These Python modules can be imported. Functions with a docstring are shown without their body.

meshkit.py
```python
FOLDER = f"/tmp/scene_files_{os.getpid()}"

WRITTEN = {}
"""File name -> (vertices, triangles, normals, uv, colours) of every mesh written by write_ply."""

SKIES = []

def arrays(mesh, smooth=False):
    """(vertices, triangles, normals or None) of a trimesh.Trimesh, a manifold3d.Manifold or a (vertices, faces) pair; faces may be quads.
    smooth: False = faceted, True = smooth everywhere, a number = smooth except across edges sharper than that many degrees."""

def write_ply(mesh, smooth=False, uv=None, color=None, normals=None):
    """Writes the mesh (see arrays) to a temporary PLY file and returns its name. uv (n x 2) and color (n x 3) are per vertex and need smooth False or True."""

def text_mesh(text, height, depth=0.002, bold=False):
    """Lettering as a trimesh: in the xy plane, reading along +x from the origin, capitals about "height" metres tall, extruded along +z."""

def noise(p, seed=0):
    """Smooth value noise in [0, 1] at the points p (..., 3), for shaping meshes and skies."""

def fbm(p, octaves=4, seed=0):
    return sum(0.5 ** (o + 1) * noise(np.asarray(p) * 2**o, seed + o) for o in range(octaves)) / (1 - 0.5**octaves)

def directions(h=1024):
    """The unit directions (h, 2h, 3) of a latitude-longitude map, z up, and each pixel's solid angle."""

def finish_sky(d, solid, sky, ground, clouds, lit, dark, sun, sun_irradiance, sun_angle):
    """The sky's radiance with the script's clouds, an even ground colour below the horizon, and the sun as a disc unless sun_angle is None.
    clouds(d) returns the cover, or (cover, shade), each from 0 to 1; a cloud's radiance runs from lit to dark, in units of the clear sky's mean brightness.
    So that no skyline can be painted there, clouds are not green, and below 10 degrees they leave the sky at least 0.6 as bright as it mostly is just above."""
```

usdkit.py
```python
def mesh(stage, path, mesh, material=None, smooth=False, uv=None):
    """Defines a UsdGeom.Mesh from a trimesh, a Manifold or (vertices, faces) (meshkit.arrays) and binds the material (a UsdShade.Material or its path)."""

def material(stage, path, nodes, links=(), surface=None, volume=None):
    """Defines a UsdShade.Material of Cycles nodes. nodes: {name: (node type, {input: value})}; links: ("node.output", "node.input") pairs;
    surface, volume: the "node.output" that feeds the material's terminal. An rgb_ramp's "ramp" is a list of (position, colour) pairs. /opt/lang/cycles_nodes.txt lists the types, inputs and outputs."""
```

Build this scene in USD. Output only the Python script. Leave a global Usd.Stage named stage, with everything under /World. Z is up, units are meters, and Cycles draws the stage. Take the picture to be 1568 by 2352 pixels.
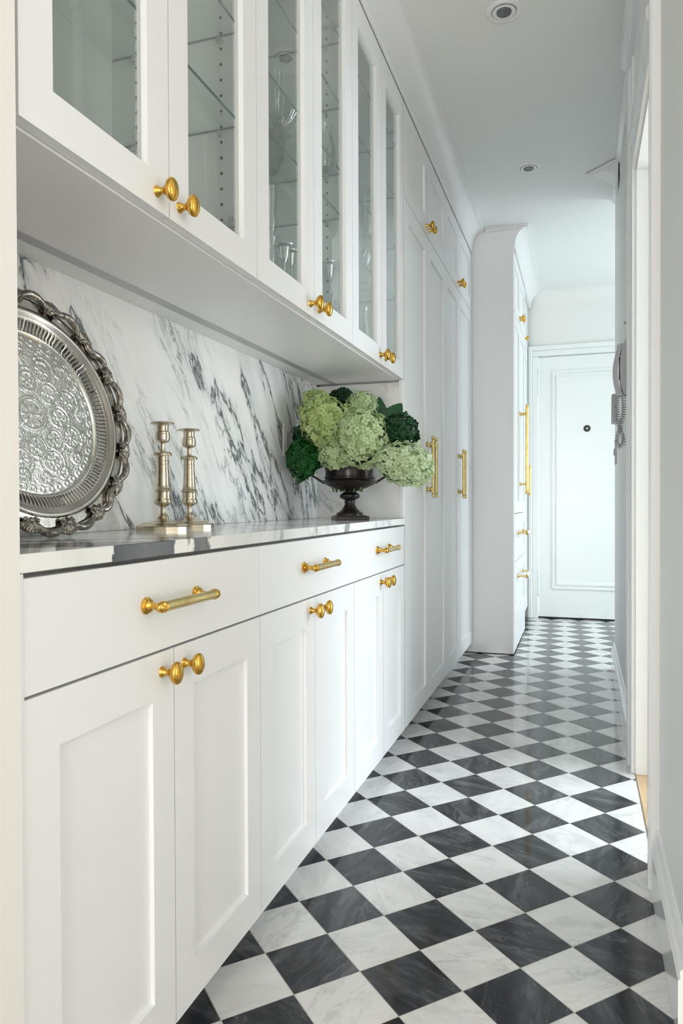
import math, random, os, sys
import numpy as np, trimesh, manifold3d
from shapely.geometry import Polygon, box as sbox
from pxr import Usd, UsdGeom, UsdShade, UsdLux, Gf, Sdf, Vt
sys.path.insert(0, '/opt/lang')
import usdkit, meshkit

random.seed(7)
RNG = np.random.default_rng(7)
PI = math.pi
stage = Usd.Stage.CreateInMemory()
UsdGeom.SetStageUpAxis(stage, UsdGeom.Tokens.z)
UsdGeom.SetStageMetersPerUnit(stage, 1.0)
UsdGeom.Xform.Define(stage, '/World')
UsdGeom.Scope.Define(stage, '/World/Looks')

# ------------------------------------------------------------------ camera
F_PX, YAW, PITCH, ROLL = 1660.88, 0.31990, -0.01304, -0.00377
cam = UsdGeom.Camera.Define(stage, '/World/camera')
HA = 24.0
cam.CreateHorizontalApertureAttr(HA)
cam.CreateVerticalApertureAttr(HA * 2352 / 1568)
cam.CreateFocalLengthAttr(F_PX / 1568 * HA)
cam.CreateClippingRangeAttr(Gf.Vec2f(0.02, 60))
cam.CreateExposureAttr(0.08)
_r = np.array([math.cos(YAW), math.sin(YAW), 0.0])
_f = np.array([-math.sin(YAW), math.cos(YAW), 0.0])
_u = np.array([0, 0, 1.0])
_f, _u = _f * math.cos(PITCH) + _u * math.sin(PITCH), _u * math.cos(PITCH) - _f * math.sin(PITCH)
_r, _u = _r * math.cos(ROLL) + _u * math.sin(ROLL), _u * math.cos(ROLL) - _r * math.sin(ROLL)
CAM_POS = np.array([0, 0, 1.0])
m4 = Gf.Matrix4d(*_r, 0, *_u, 0, *(-_f), 0, *CAM_POS, 1)
UsdGeom.Xformable(cam).AddTransformOp().Set(m4)


def project(p):
    d = np.asarray(p, float) - CAM_POS
    z = d @ _f
    return 784 + F_PX * (d @ _r) / z, 1176 - F_PX * (d @ _u) / z, z


# ------------------------------------------------------------------ light
def rect_light(name, pos, target, w, h, power, color):
    l = UsdLux.RectLight.Define(stage, '/World/' + name)
    l.CreateWidthAttr(w)
    l.CreateHeightAttr(h)
    l.CreateIntensityAttr(power)
    l.CreateColorAttr(Gf.Vec3f(*color))
    pos, target = np.array(pos, float), np.array(target, float)
    z = pos - target
    z /= np.linalg.norm(z)
    x = np.cross([0, 0, 1.0], z)
    x /= np.linalg.norm(x)
    y = np.cross(z, x)
    UsdGeom.Xformable(l).AddTransformOp().Set(Gf.Matrix4d(*x, 0, *y, 0, *z, 0, *pos, 1))
    return l


dome = UsdLux.DomeLight.Define(stage, '/World/sky')
dome.CreateIntensityAttr(1.0)
dome.CreateColorAttr(Gf.Vec3f(0.80, 0.90, 1.0))
# daylight: bright pieces of open sky above the rooftops, outside the windows of the side rooms, and the kitchen window behind the camera
rect_light('sky_beyond_side_room', (6.6, 2.35, 4.9), (2.2, 2.2, 1.5), 3.0, 3.2, 15, (0.84, 0.93, 1.0))
rect_light('sky_beyond_entry_room', (6.6, 7.4, 4.9), (2.4, 5.5, 1.5), 6.0, 3.4, 9.5, (0.88, 0.97, 1.0))
rect_light('kitchen_window_daylight', (-0.05, -3.3, 1.3), (-0.12, 4.0, 1.5), 1.4, 2.4, 8.2, (1.0, 0.955, 0.915))
rect_light('dining_window_daylight', (2.5, 0.1, 1.3), (-0.7, 1.2, 1.4), 2.4, 2.4, 1.75, (1.0, 0.965, 0.935))
rect_light('side_room_daylight', (2.12, 3.3, 1.12), (0.2, 2.5, 1.3), 1.5, 2.05, 2.6, (0.86, 0.94, 1.0))
rect_light('entry_room_daylight', (2.42, 5.5, 1.35), (0.2, 5.5, 1.5), 1.3, 1.9, 1.9, (0.90, 0.985, 1.0))

# ------------------------------------------------------------------ scene helpers
used = {}
origin = {}


def numbered(parent, name):
    k = (parent, name)
    n = used.get(k, 0)
    used[k] = n + 1
    return f'{parent}/{name}' if n == 0 else f'{parent}/{name}_{n:03d}'


def tag(o, label=None, cat=None, group=None, kind=None):
    for k, v in (('label', label), ('category', cat), ('group', group), ('kind', kind)):
        if v:
            o.SetCustomDataByKey(k, v)
    return o


def thing(name, label=None, cat=None, loc=(0, 0, 0), group=None, kind=None):
    path = numbered('/World', name)
    x = UsdGeom.Xform.Define(stage, path)
    x.AddTranslateOp().Set(Gf.Vec3d(*map(float, loc)))
    origin[path] = np.array(loc, float)
    return tag(x.GetPrim(), label, cat, group, kind)


def obj(name, mesh, mat, parent=None, smooth=30, label=None, cat=None, group=None, kind=None):
    """One Mesh prim; vertices are given in world coordinates and stored relative to the thing's base."""
    pp = '/World' if parent is None else str(parent.GetPath())
    path = numbered(pp, name)
    o = origin.get(pp, np.zeros(3))
    if isinstance(mesh, list):
        mesh = cat_(mesh)
    if hasattr(mesh, 'to_mesh'):
        mm = mesh.to_mesh()
        mesh = trimesh.Trimesh(mm.vert_properties[:, :3], mm.tri_verts, process=False)
    mesh = trimesh.Trimesh(np.asarray(mesh.vertices) - o, mesh.faces, process=False)
    p = usdkit.mesh(stage, path, mesh, mat, smooth=smooth).GetPrim()
    origin[path] = o
    return tag(p, label, cat, group, kind)


def cat_(ms):
    return trimesh.util.concatenate([m for m in ms])


def dup(src, loc, label=None, group=None):
    was = src.GetCustomData()
    r = thing(src.GetName().rstrip('0123456789').rstrip('_') if src.GetName()[-4:-3] == '_' else src.GetName(), label or was.get('label'), was.get('category'), loc, group or was.get('group'))
    r.GetReferences().AddInternalReference(src.GetPath())
    r.SetInstanceable(True)
    return r


# ------------------------------------------------------------------ mesh helpers
def bx(x0, x1, y0, y1, z0, z1, b=0.0):
    """Box, its edges chamfered by b."""
    if b <= 0:
        return trimesh.creation.box(bounds=[[x0, y0, z0], [x1, y1, z1]])
    v = []
    for sx, X in ((1, x0), (-1, x1)):
        for sy, Y in ((1, y0), (-1, y1)):
            for sz, Z in ((1, z0), (-1, z1)):
                v += [(X, Y + sy * b, Z + sz * b), (X + sx * b, Y, Z + sz * b), (X + sx * b, Y + sy * b, Z)]
    return trimesh.Trimesh(np.array(v)).convex_hull


def open_box(axis, *b):
    """A glass sheet: its back (lower) large face left open, so that light crosses one surface."""
    m = bx(*b)
    return trimesh.Trimesh(m.vertices, m.faces[m.face_normals[:, axis] > -0.5], process=False)


def fix(m):
    if m.volume < 0:
        m.invert()
    return m


def ext_yz(poly, x0, x1):
    """Polygon in (Y, Z) extruded from X=x0 to x1."""
    m = trimesh.creation.extrude_polygon(poly, x1 - x0, engine='earcut')
    v = m.vertices
    return trimesh.Trimesh(np.column_stack([v[:, 2] + x0, v[:, 0], v[:, 1]]), m.faces, process=False)


def ext_xz(pts, y0, y1):
    """Polygon in (X, Z) extruded from Y=y0 to y1."""
    m = trimesh.creation.extrude_polygon(Polygon(pts), y1 - y0, engine='earcut')
    v = m.vertices
    return fix(trimesh.Trimesh(np.column_stack([v[:, 0], v[:, 2] + y0, v[:, 1]]), m.faces[:, ::-1], process=False))


def ext_xy(poly, z0, z1):
    m = trimesh.creation.extrude_polygon(poly, z1 - z0, engine='earcut')
    m.apply_translation([0, 0, z0])
    return m


def lathe(prof, n=32, center=(0, 0, 0), axis='z', warp=None):
    """prof: (r, h) from bottom to top."""
    prof = np.array(prof, float)
    k = len(prof)
    th = np.arange(n) / n * 2 * PI
    R = np.repeat(prof[:, :1], n, 1)
    if warp is not None:
        R = warp(R, prof[:, 1:2], th[None, :])
    V = np.stack([R * np.cos(th), R * np.sin(th), np.repeat(prof[:, 1:], n, 1)], -1).reshape(-1, 3)
    F = []
    for i in range(k - 1):
        a = i * n + np.arange(n)
        b = i * n + (np.arange(n) + 1) % n
        F.append(np.stack([a, b, b + n], 1))
        F.append(np.stack([a, b + n, a + n], 1))
    F = np.concatenate(F)
    extra = [[0, 0, prof[0, 1]], [0, 0, prof[-1, 1]]]
    c0, c1 = len(V), len(V) + 1
    V = np.vstack([V, extra])
    a = np.arange(n)
    b = (a + 1) % n
    F = np.vstack([F, np.stack([np.full(n, c0), b, a], 1), np.stack([np.full(n, c1), a + (k - 1) * n, b + (k - 1) * n], 1)])
    if axis == 'x':
        V = V[:, [2, 0, 1]]
    elif axis == 'y':
        V = V[:, [1, 2, 0]]
    return trimesh.Trimesh(V + np.array(center), F, process=False)


def tube(pts, r, n=8, closed=False, flat=1.0):
    pts = np.array(pts, float)
    m = len(pts)
    r = np.broadcast_to(np.asarray(r, float), (m,))
    t = np.roll(pts, -1, 0) - np.roll(pts, 1, 0) if closed else np.gradient(pts, axis=0)
    t /= np.maximum(np.linalg.norm(t, axis=1, keepdims=True), 1e-12)
    nrm = np.cross(t[0], [0.31, 0.2, 0.93])
    nrm /= np.linalg.norm(nrm)
    th = np.arange(n) / n * 2 * PI
    V = []
    for i in range(m):
        nrm = nrm - t[i] * (nrm @ t[i])
        nrm /= np.linalg.norm(nrm)
        b = np.cross(t[i], nrm)
        V.append(pts[i] + r[i] * (np.cos(th)[:, None] * nrm + flat * np.sin(th)[:, None] * b))
    V = np.concatenate(V)
    F = []
    for i in range(m if closed else m - 1):
        a = i * n + np.arange(n)
        b = i * n + (np.arange(n) + 1) % n
        j = ((i + 1) % m) * n
        F.append(np.stack([a, b, b - i * n + j], 1))
        F.append(np.stack([a, b - i * n + j, a - i * n + j], 1))
    F = np.concatenate(F)
    if not closed:
        c0 = len(V)
        V = np.vstack([V, pts[:1], pts[-1:]])
        a = np.arange(n)
        b = (a + 1) % n
        F = np.vstack([F, np.stack([np.full(n, c0), b, a], 1), np.stack([np.full(n, c0 + 1), a + (m - 1) * n, b + (m - 1) * n], 1)])
    return trimesh.Trimesh(V, F, process=False)


def ball(c, r, sub=2, scale=(1, 1, 1)):
    m = trimesh.creation.icosphere(subdivisions=sub, radius=r)
    m.apply_scale(scale)
    m.apply_translation(c)
    return m


def spline(pts, n):
    from scipy.interpolate import CubicSpline
    pts = np.array(pts, float)
    t = np.concatenate([[0], np.cumsum(np.linalg.norm(np.diff(pts, axis=0), axis=1))])
    return CubicSpline(t, pts)(np.linspace(0, t[-1], n))


# ------------------------------------------------------------------ materials
LK = '/World/Looks/'


def mat(name, nodes, links=(), surface='p.BSDF'):
    return usdkit.material(stage, LK + name, nodes, links, surface=surface)


def plain(name, color, rough=0.4, metallic=0.0, bump=0.0, scale=60, **kw):
    nodes = {'p': ('principled_bsdf', {'base_color': color, 'roughness': rough, 'metallic': metallic, **kw})}
    links = []
    if bump:
        nodes['g'] = ('geometry', {})
        nodes['n'] = ('noise_texture', {'scale': scale, 'detail': 4.0})
        nodes['b'] = ('bump', {'strength': bump, 'distance': 0.001})
        links = [('g.position', 'n.vector'), ('n.fac', 'b.height'), ('b.normal', 'p.normal')]
    return mat(name, nodes, links)


M = {}
M['cabinet'] = plain('cabinet_white', (0.88, 0.888, 0.89), 0.34, bump=0.05, scale=90)
M['cab_in'] = plain('cabinet_interior', (0.89, 0.91, 0.90), 0.45)
M['wall'] = plain('wall_paint', (0.845, 0.855, 0.825), 0.5, bump=0.08, scale=40)
M['warmwall'] = plain('wall_left_paint', (0.87, 0.85, 0.82), 0.5, bump=0.06, scale=40)
M['ceiling'] = plain('ceiling_paint', (0.86, 0.885, 0.865), 0.55, bump=0.05, scale=30)
M['trim'] = plain('trim_gloss_white', (0.865, 0.87, 0.865), 0.14)
M['doorpaint'] = plain('door_paint', (0.86, 0.885, 0.875), 0.26, bump=0.05, scale=25)
M['dark'] = plain('gap_shadow_board', (0.02, 0.02, 0.02), 0.8)
M['pin'] = plain('pin_hole_dark', (0.12, 0.12, 0.115), 0.6)
M['strip'] = plain('aluminium_strip', (0.48, 0.48, 0.49), 0.4, metallic=0.5)
M['lightlens'] = plain('lamp_lens', (0.10, 0.11, 0.12), 0.15)
M['urn'] = mat('dark_bronze', {'g': ('geometry', {}), 'n': ('noise_texture', {'scale': 14.0, 'detail': 5.0}),
    'r': ('rgb_ramp', {'ramp': [(0.35, (0.010, 0.009, 0.011)), (0.6, (0.022, 0.014, 0.014)), (0.8, (0.07, 0.028, 0.018))]}),
    'p': ('principled_bsdf', {'roughness': 0.30, 'metallic': 0.10, 'coat_weight': 0.25, 'coat_roughness': 0.15, 'specular_ior_level': 0.4})},
    [('g.position', 'n.vector'), ('n.fac', 'r.fac'), ('r.color', 'p.base_color')])
M['phone'] = plain('phone_plastic', (0.46, 0.46, 0.49), 0.4)
M['phone_dark'] = plain('phone_dark_plastic', (0.02, 0.02, 0.025), 0.3)
M['plate'] = plain('switch_plastic', (0.48, 0.51, 0.50), 0.4)
M['acrylic'] = plain('acrylic_bar', (0.84, 0.84, 0.83), 0.15)
M['grout'] = plain('grout', (0.52, 0.50, 0.47), 0.8)
M['leaf'] = mat('leaf_green', {'g': ('geometry', {}), 'n': ('noise_texture', {'scale': 60.0}),
    'r': ('rgb_ramp', {'ramp': [(0.3, (0.004, 0.035, 0.012)), (0.7, (0.012, 0.085, 0.022))]}),
    'p': ('principled_bsdf', {'roughness': 0.42})}, [('g.position', 'n.vector'), ('n.fac', 'r.fac'), ('r.color', 'p.base_color')])
M['stem'] = plain('stem_green', (0.08, 0.14, 0.04), 0.6)
M['taupe'] = plain('taupe_ceramic', (0.30, 0.27, 0.25), 0.4)


def metal(name, c0, c1, rough, scale=25.0, bump=0.0, bscale=300.0):
    nodes = {'g': ('geometry', {}), 'n': ('noise_texture', {'scale': scale, 'detail': 5.0}),
             'r': ('rgb_ramp', {'ramp': [(0.3, c0), (0.7, c1)]}),
             'q': ('rgb_ramp', {'ramp': [(0.3, (rough * 1.35,) * 3), (0.7, (rough * 0.75,) * 3)]}),
             'p': ('principled_bsdf', {'metallic': 1.0})}
    links = [('g.position', 'n.vector'), ('n.fac', 'r.fac'), ('n.fac', 'q.fac'), ('r.color', 'p.base_color'), ('q.color', 'p.roughness')]
    if bump:
        nodes['v'] = ('voronoi_texture', {'scale': bscale, 'feature': 'smooth_f1'})
        nodes['b'] = ('bump', {'strength': bump, 'distance': 0.001})
        links += [('g.position', 'v.vector'), ('v.distance', 'b.height'), ('b.normal', 'p.normal')]
    return mat(name, nodes, links)


M['brass'] = metal('brass_polished', (0.60, 0.34, 0.065), (0.78, 0.48, 0.11), 0.17)
M['brass_satin'] = metal('brass_satin', (0.60, 0.47, 0.20), (0.74, 0.60, 0.29), 0.33)
M['brass_pale'] = metal('brass_pale', (0.68, 0.47, 0.16), (0.84, 0.62, 0.26), 0.22)
M['silver'] = metal('silver_engraved', (0.52, 0.51, 0.47), (0.74, 0.73, 0.69), 0.17, 14.0, 0.18, 190.0)
M['silver_dark'] = metal('silver_tarnished', (0.09, 0.08, 0.068), (0.50, 0.46, 0.41), 0.24, 110.0)
M['silver_rim'] = metal('silver_rim', (0.34, 0.31, 0.28), (0.56, 0.53, 0.49), 0.2, 9.0)
M['nickel'] = metal('candlestick_metal', (0.50, 0.43, 0.32), (0.70, 0.63, 0.50), 0.19, 22.0)
M['steel'] = metal('chrome_steel', (0.72, 0.73, 0.72), (0.86, 0.86, 0.85), 0.24)


def pane(name, tint, f0=0.05, rough=0.0):
    """Thin glass: clear, with a mirror reflection that grows towards grazing view from either side."""
    nodes = {'t': ('transparent_bsdf', {'color': tint}), 'g': ('glossy_bsdf', {'color': (0.96, 0.98, 0.97), 'roughness': rough}),
             'w': ('layer_weight', {'blend': 0.5}), 'p': ('math', {'math_type': 'power', 'value2': 4.0}),
             'a': ('math', {'math_type': 'multiply_add', 'value2': 1 - f0, 'value3': f0, 'use_clamp': True}), 'm': ('mix_closure', {})}
    return mat(name, nodes, [('w.facing', 'p.value1'), ('p.value', 'a.value1'), ('a.value', 'm.fac'), ('t.BSDF', 'm.closure1'), ('g.BSDF', 'm.closure2')], 'm.closure')


M['pane'] = pane('cabinet_door_glass', (0.93, 0.972, 0.952), 0.09)
M['shelf'] = pane('shelf_glass', (0.965, 0.985, 0.977), 0.05)
M['shelf_edge'] = plain('shelf_glass_edge', (0.10, 0.16, 0.155), 0.15)
M['shelf_side'] = plain('shelf_glass_side', (0.36, 0.41, 0.40), 0.3)
M['crystal'] = pane('crystal_glass', (0.94, 0.955, 0.95), 0.24, 0.07)


def petal(name, ramp, trans=0.3):
    nodes = {'g': ('geometry', {}), 'r': ('rgb_ramp', {'ramp': ramp}), 'p': ('principled_bsdf', {'roughness': 0.55}),
             't': ('translucent_bsdf', {}), 'm': ('mix_closure', {'fac': trans})}
    return mat(name, nodes, [('g.random_per_island', 'r.fac'), ('r.color', 'p.base_color'), ('r.color', 't.color'),
                             ('p.BSDF', 'm.closure1'), ('t.BSDF', 'm.closure2')], 'm.closure')


M['petal_lime'] = petal('petals_lime', [(0, (0.60, 0.73, 0.32)), (0.5, (0.74, 0.84, 0.46)), (1, (0.85, 0.91, 0.64))])
M['petal_pale'] = petal('petals_pale_green', [(0, (0.58, 0.71, 0.40)), (0.5, (0.72, 0.82, 0.55)), (1, (0.85, 0.91, 0.72))])
M['petal_light'] = petal('petals_greenish_white', [(0, (0.60, 0.72, 0.46)), (0.5, (0.72, 0.81, 0.58)), (1, (0.84, 0.90, 0.73))])
M['petal_dark'] = petal('petals_deep_green', [(0, (0.004, 0.055, 0.012)), (0.5, (0.010, 0.10, 0.022)), (1, (0.022, 0.15, 0.04))], 0.2)
M['petal_bright'] = petal('petals_bright_green', [(0, (0.004, 0.10, 0.010)), (0.5, (0.012, 0.19, 0.020)), (1, (0.035, 0.28, 0.05))], 0.25)


def slab(name, rot, seed, vein_dark=(0.075, 0.10, 0.105), bands=None, amt=1.0, fade=None):
    """Polished white marble with long dark diagonal veins."""
    nodes = {
        'g': ('geometry', {}),
        'm1': ('mapping', {'rotation': rot, 'location': (seed * 1.7, seed * 0.9, seed * 2.3)}),
        'm2': ('mapping', {'scale': (1.0, 2.3, 0.62)}),
        'w': ('noise_texture', {'scale': 2.2, 'detail': 5.0, 'roughness': 0.6}),
        'ws': ('vector_math', {'math_type': 'scale', 'scale': 0.36}),
        'wa': ('vector_math', {'math_type': 'add'}),
        'n1': ('noise_texture', {'scale': 1.35, 'detail': 8.0, 'roughness': 0.58}),
        's1': ('math', {'math_type': 'subtract', 'value2': 0.5}),
        'a1': ('math', {'math_type': 'absolute'}),
        'r1': ('rgb_ramp', {'ramp': [(0.0, (1, 1, 1)), (0.004, (0.8, 0.8, 0.8)), (0.012, (0.20, 0.20, 0.20)), (0.035, (0.03, 0.03, 0.03)), (0.07, (0, 0, 0))]}),
        'n2': ('noise_texture', {'scale': 5.2, 'detail': 10.0, 'roughness': 0.66}),
        's2': ('math', {'math_type': 'subtract', 'value2': 0.48}),
        'a2': ('math', {'math_type': 'absolute'}),
        'r2': ('rgb_ramp', {'ramp': [(0.0, (0.9, 0.9, 0.9)), (0.007, (0.6, 0.6, 0.6)), (0.022, (0.12, 0.12, 0.12)), (0.06, (0, 0, 0))]}),
        'k': ('noise_texture', {'scale': 2.6, 'detail': 3.0}),
        'kr': ('rgb_ramp', {'ramp': [(0.50, (0.0, 0.0, 0.0)), (0.62, (1, 1, 1))]}),
        'c': ('noise_texture', {'scale': 3.0, 'detail': 6.0, 'roughness': 0.6}),
        'cr': ('rgb_ramp', {'ramp': [(0.3, (0.76, 0.78, 0.765)), (0.5, (0.90, 0.905, 0.89)), (0.72, (0.90, 0.88, 0.85))]}),
        'q': ('math', {'math_type': 'multiply', 'use_clamp': True}),
        'mx': ('math', {'math_type': 'maximum', 'use_clamp': True}), 'am': ('math', {'math_type': 'multiply', 'value2': amt, 'use_clamp': True}),
        'mc': ('mix', {'color2': vein_dark}),
        'p': ('principled_bsdf', {'roughness': 0.10}),
    }
    links = [('g.position', 'm1.vector'), ('m1.vector', 'm2.vector'), ('m2.vector', 'w.vector'), ('w.color', 'ws.vector1'), ('ws.vector', 'wa.vector1'), ('m2.vector', 'wa.vector2'),
             ('wa.vector', 'n1.vector'), ('n1.fac', 's1.value1'), ('s1.value', 'a1.value1'), ('a1.value', 'r1.fac'),
             ('wa.vector', 'n2.vector'), ('n2.fac', 's2.value1'), ('s2.value', 'a2.value1'), ('a2.value', 'r2.fac'),
             ('m2.vector', 'k.vector'), ('k.fac', 'kr.fac'), ('m2.vector', 'c.vector'), ('c.fac', 'cr.fac'),
             ('r2.color', 'q.value1'), ('kr.color', 'q.value2'), ('r1.color', 'mx.value1'), ('q.value', 'mx.value2'),
             ('cr.color', 'mc.color1'), ('mx.value', 'am.value1'), ('am.value', 'mc.fac')]
    if fade:  # the slab is quieter towards its near end
        nodes.update({'fs': ('separate_xyz', {}), 'fm': ('map_range', {'from_min': fade[0], 'from_max': fade[1], 'to_min': fade[2], 'to_max': 1.0, 'clamp': True}), 'fq': ('math', {'math_type': 'multiply', 'use_clamp': True})})
        links = [l for l in links if l[0] != 'q.value'] + [('g.position', 'fs.vector'), ('fs.y', 'fm.value'), ('q.value', 'fq.value1'), ('fm.result', 'fq.value2'), ('fq.value', 'mx.value2')]
    last = 'mc.color'
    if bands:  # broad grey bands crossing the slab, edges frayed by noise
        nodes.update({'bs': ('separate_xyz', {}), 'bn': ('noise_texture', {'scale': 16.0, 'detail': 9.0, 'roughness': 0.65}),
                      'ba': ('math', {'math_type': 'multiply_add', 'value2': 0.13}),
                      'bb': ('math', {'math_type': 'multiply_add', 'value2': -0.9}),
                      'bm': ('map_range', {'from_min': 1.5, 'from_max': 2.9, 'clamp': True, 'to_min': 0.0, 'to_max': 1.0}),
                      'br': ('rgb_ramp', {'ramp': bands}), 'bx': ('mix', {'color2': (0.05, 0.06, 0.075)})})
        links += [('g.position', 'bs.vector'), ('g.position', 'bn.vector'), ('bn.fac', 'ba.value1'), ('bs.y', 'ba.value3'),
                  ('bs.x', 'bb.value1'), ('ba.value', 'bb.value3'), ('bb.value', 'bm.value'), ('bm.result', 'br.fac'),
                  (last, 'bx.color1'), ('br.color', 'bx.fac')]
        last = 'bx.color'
    links.append((last, 'p.base_color'))
    return mat(name, nodes, links)


def tile_mat(name, dark, k):
    r = random.Random(100 * k + dark)
    rot = (0, 0, r.uniform(0, PI))
    off = (r.uniform(-50, 50), r.uniform(-50, 50), r.uniform(-5, 5))
    if dark:
        cr = [(0.28, (0.005, 0.006, 0.009)), (0.43, (0.013, 0.015, 0.020)), (0.55, (0.034, 0.038, 0.045)), (0.68, (0.085, 0.09, 0.097)), (0.84, (0.17, 0.178, 0.182))]
        sc, vs, vd, vr = (2.2, 8.0, 1), 4.0, (0.20, 0.21, 0.215), [(0.0, (0.40, 0.40, 0.40)), (0.02, (0.12, 0.12, 0.12)), (0.05, (0, 0, 0))]
    else:
        cr = [(0.25, (0.58, 0.585, 0.58)), (0.5, (0.72, 0.725, 0.715)), (0.75, (0.79, 0.79, 0.78))]
        sc, vs, vd, vr = (2.2, 6.0, 1), 4.5, (0.24, 0.25, 0.25), [(0.0, (0.45, 0.45, 0.45)), (0.006, (0.22, 0.22, 0.22)), (0.030, (0.05, 0.05, 0.05)), (0.06, (0, 0, 0))]
    nodes = {
        'g': ('geometry', {}), 'o': ('object_info', {}),
        'os': ('vector_math', {'math_type': 'scale', 'scale': 37.0}), 'oc': ('combine_xyz', {}),
        'oa': ('vector_math', {'math_type': 'add'}),
        'm1': ('mapping', {'rotation': rot, 'location': off}), 'm2': ('mapping', {'scale': sc}),
        'w': ('noise_texture', {'scale': 3.0, 'detail': 4.0}), 'ws': ('vector_math', {'math_type': 'scale', 'scale': 0.55}), 'wa': ('vector_math', {'math_type': 'add'}),
        'c': ('noise_texture', {'scale': 2.6, 'detail': 7.0, 'roughness': 0.56}), 'cr': ('rgb_ramp', {'ramp': cr}),
        'n': ('noise_texture', {'scale': vs * 0.6, 'detail': 8.0, 'roughness': 0.6}), 's': ('math', {'math_type': 'subtract', 'value2': 0.5}), 'a': ('math', {'math_type': 'absolute'}),
        'r': ('rgb_ramp', {'ramp': vr}), 'k': ('noise_texture', {'scale': 1.6, 'detail': 2.0}), 'kr': ('rgb_ramp', {'ramp': [(0.42, (0, 0, 0)), (0.62, (1, 1, 1))]}),
        'q': ('math', {'math_type': 'multiply', 'use_clamp': True}),
        'mc': ('mix', {'color2': vd}), 'p': ('principled_bsdf', {'roughness': 0.085, 'specular_ior_level': 0.36})}
    links = [('o.random', 'oc.x'), ('o.random', 'oc.y'), ('oc.vector', 'os.vector1'), ('g.position', 'oa.vector1'), ('os.vector', 'oa.vector2'),
             ('oa.vector', 'm1.vector'), ('m1.vector', 'm2.vector'), ('m2.vector', 'w.vector'), ('w.color', 'ws.vector1'), ('ws.vector', 'wa.vector1'), ('m2.vector', 'wa.vector2'),
             ('wa.vector', 'c.vector'), ('c.fac', 'cr.fac'), ('wa.vector', 'n.vector'), ('n.fac', 's.value1'), ('s.value', 'a.value1'), ('a.value', 'r.fac'),
             ('m2.vector', 'k.vector'), ('k.fac', 'kr.fac'), ('r.color', 'q.value1'), ('kr.color', 'q.value2'),
             ('cr.color', 'mc.color1'), ('q.value', 'mc.fac'), ('mc.color', 'p.base_color')]
    return mat(name, nodes, links)


M['slab'] = slab('marble_backsplash', (-0.60, 0.0, 0.0), 1.0, fade=(1.15, 1.75, 0.0))
M['slab_end'] = slab('marble_end_panel', (0.0, 0.75, 0.0), 2.0, (0.05, 0.06, 0.065))
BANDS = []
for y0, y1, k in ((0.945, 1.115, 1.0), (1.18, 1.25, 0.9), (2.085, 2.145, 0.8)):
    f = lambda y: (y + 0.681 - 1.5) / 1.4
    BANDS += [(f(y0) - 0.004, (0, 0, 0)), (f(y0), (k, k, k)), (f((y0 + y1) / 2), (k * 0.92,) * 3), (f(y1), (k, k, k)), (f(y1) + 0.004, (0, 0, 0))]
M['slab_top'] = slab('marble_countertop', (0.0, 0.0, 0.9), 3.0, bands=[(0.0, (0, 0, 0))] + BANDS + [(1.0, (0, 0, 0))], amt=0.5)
N_VAR = 5
TW = [tile_mat(f'white_marble_tile_{"abcdefgh"[k]}', 0, k) for k in range(N_VAR)]
TD = [tile_mat(f'grey_marble_tile_{"abcdefgh"[k]}', 1, k) for k in range(N_VAR)]
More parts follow.
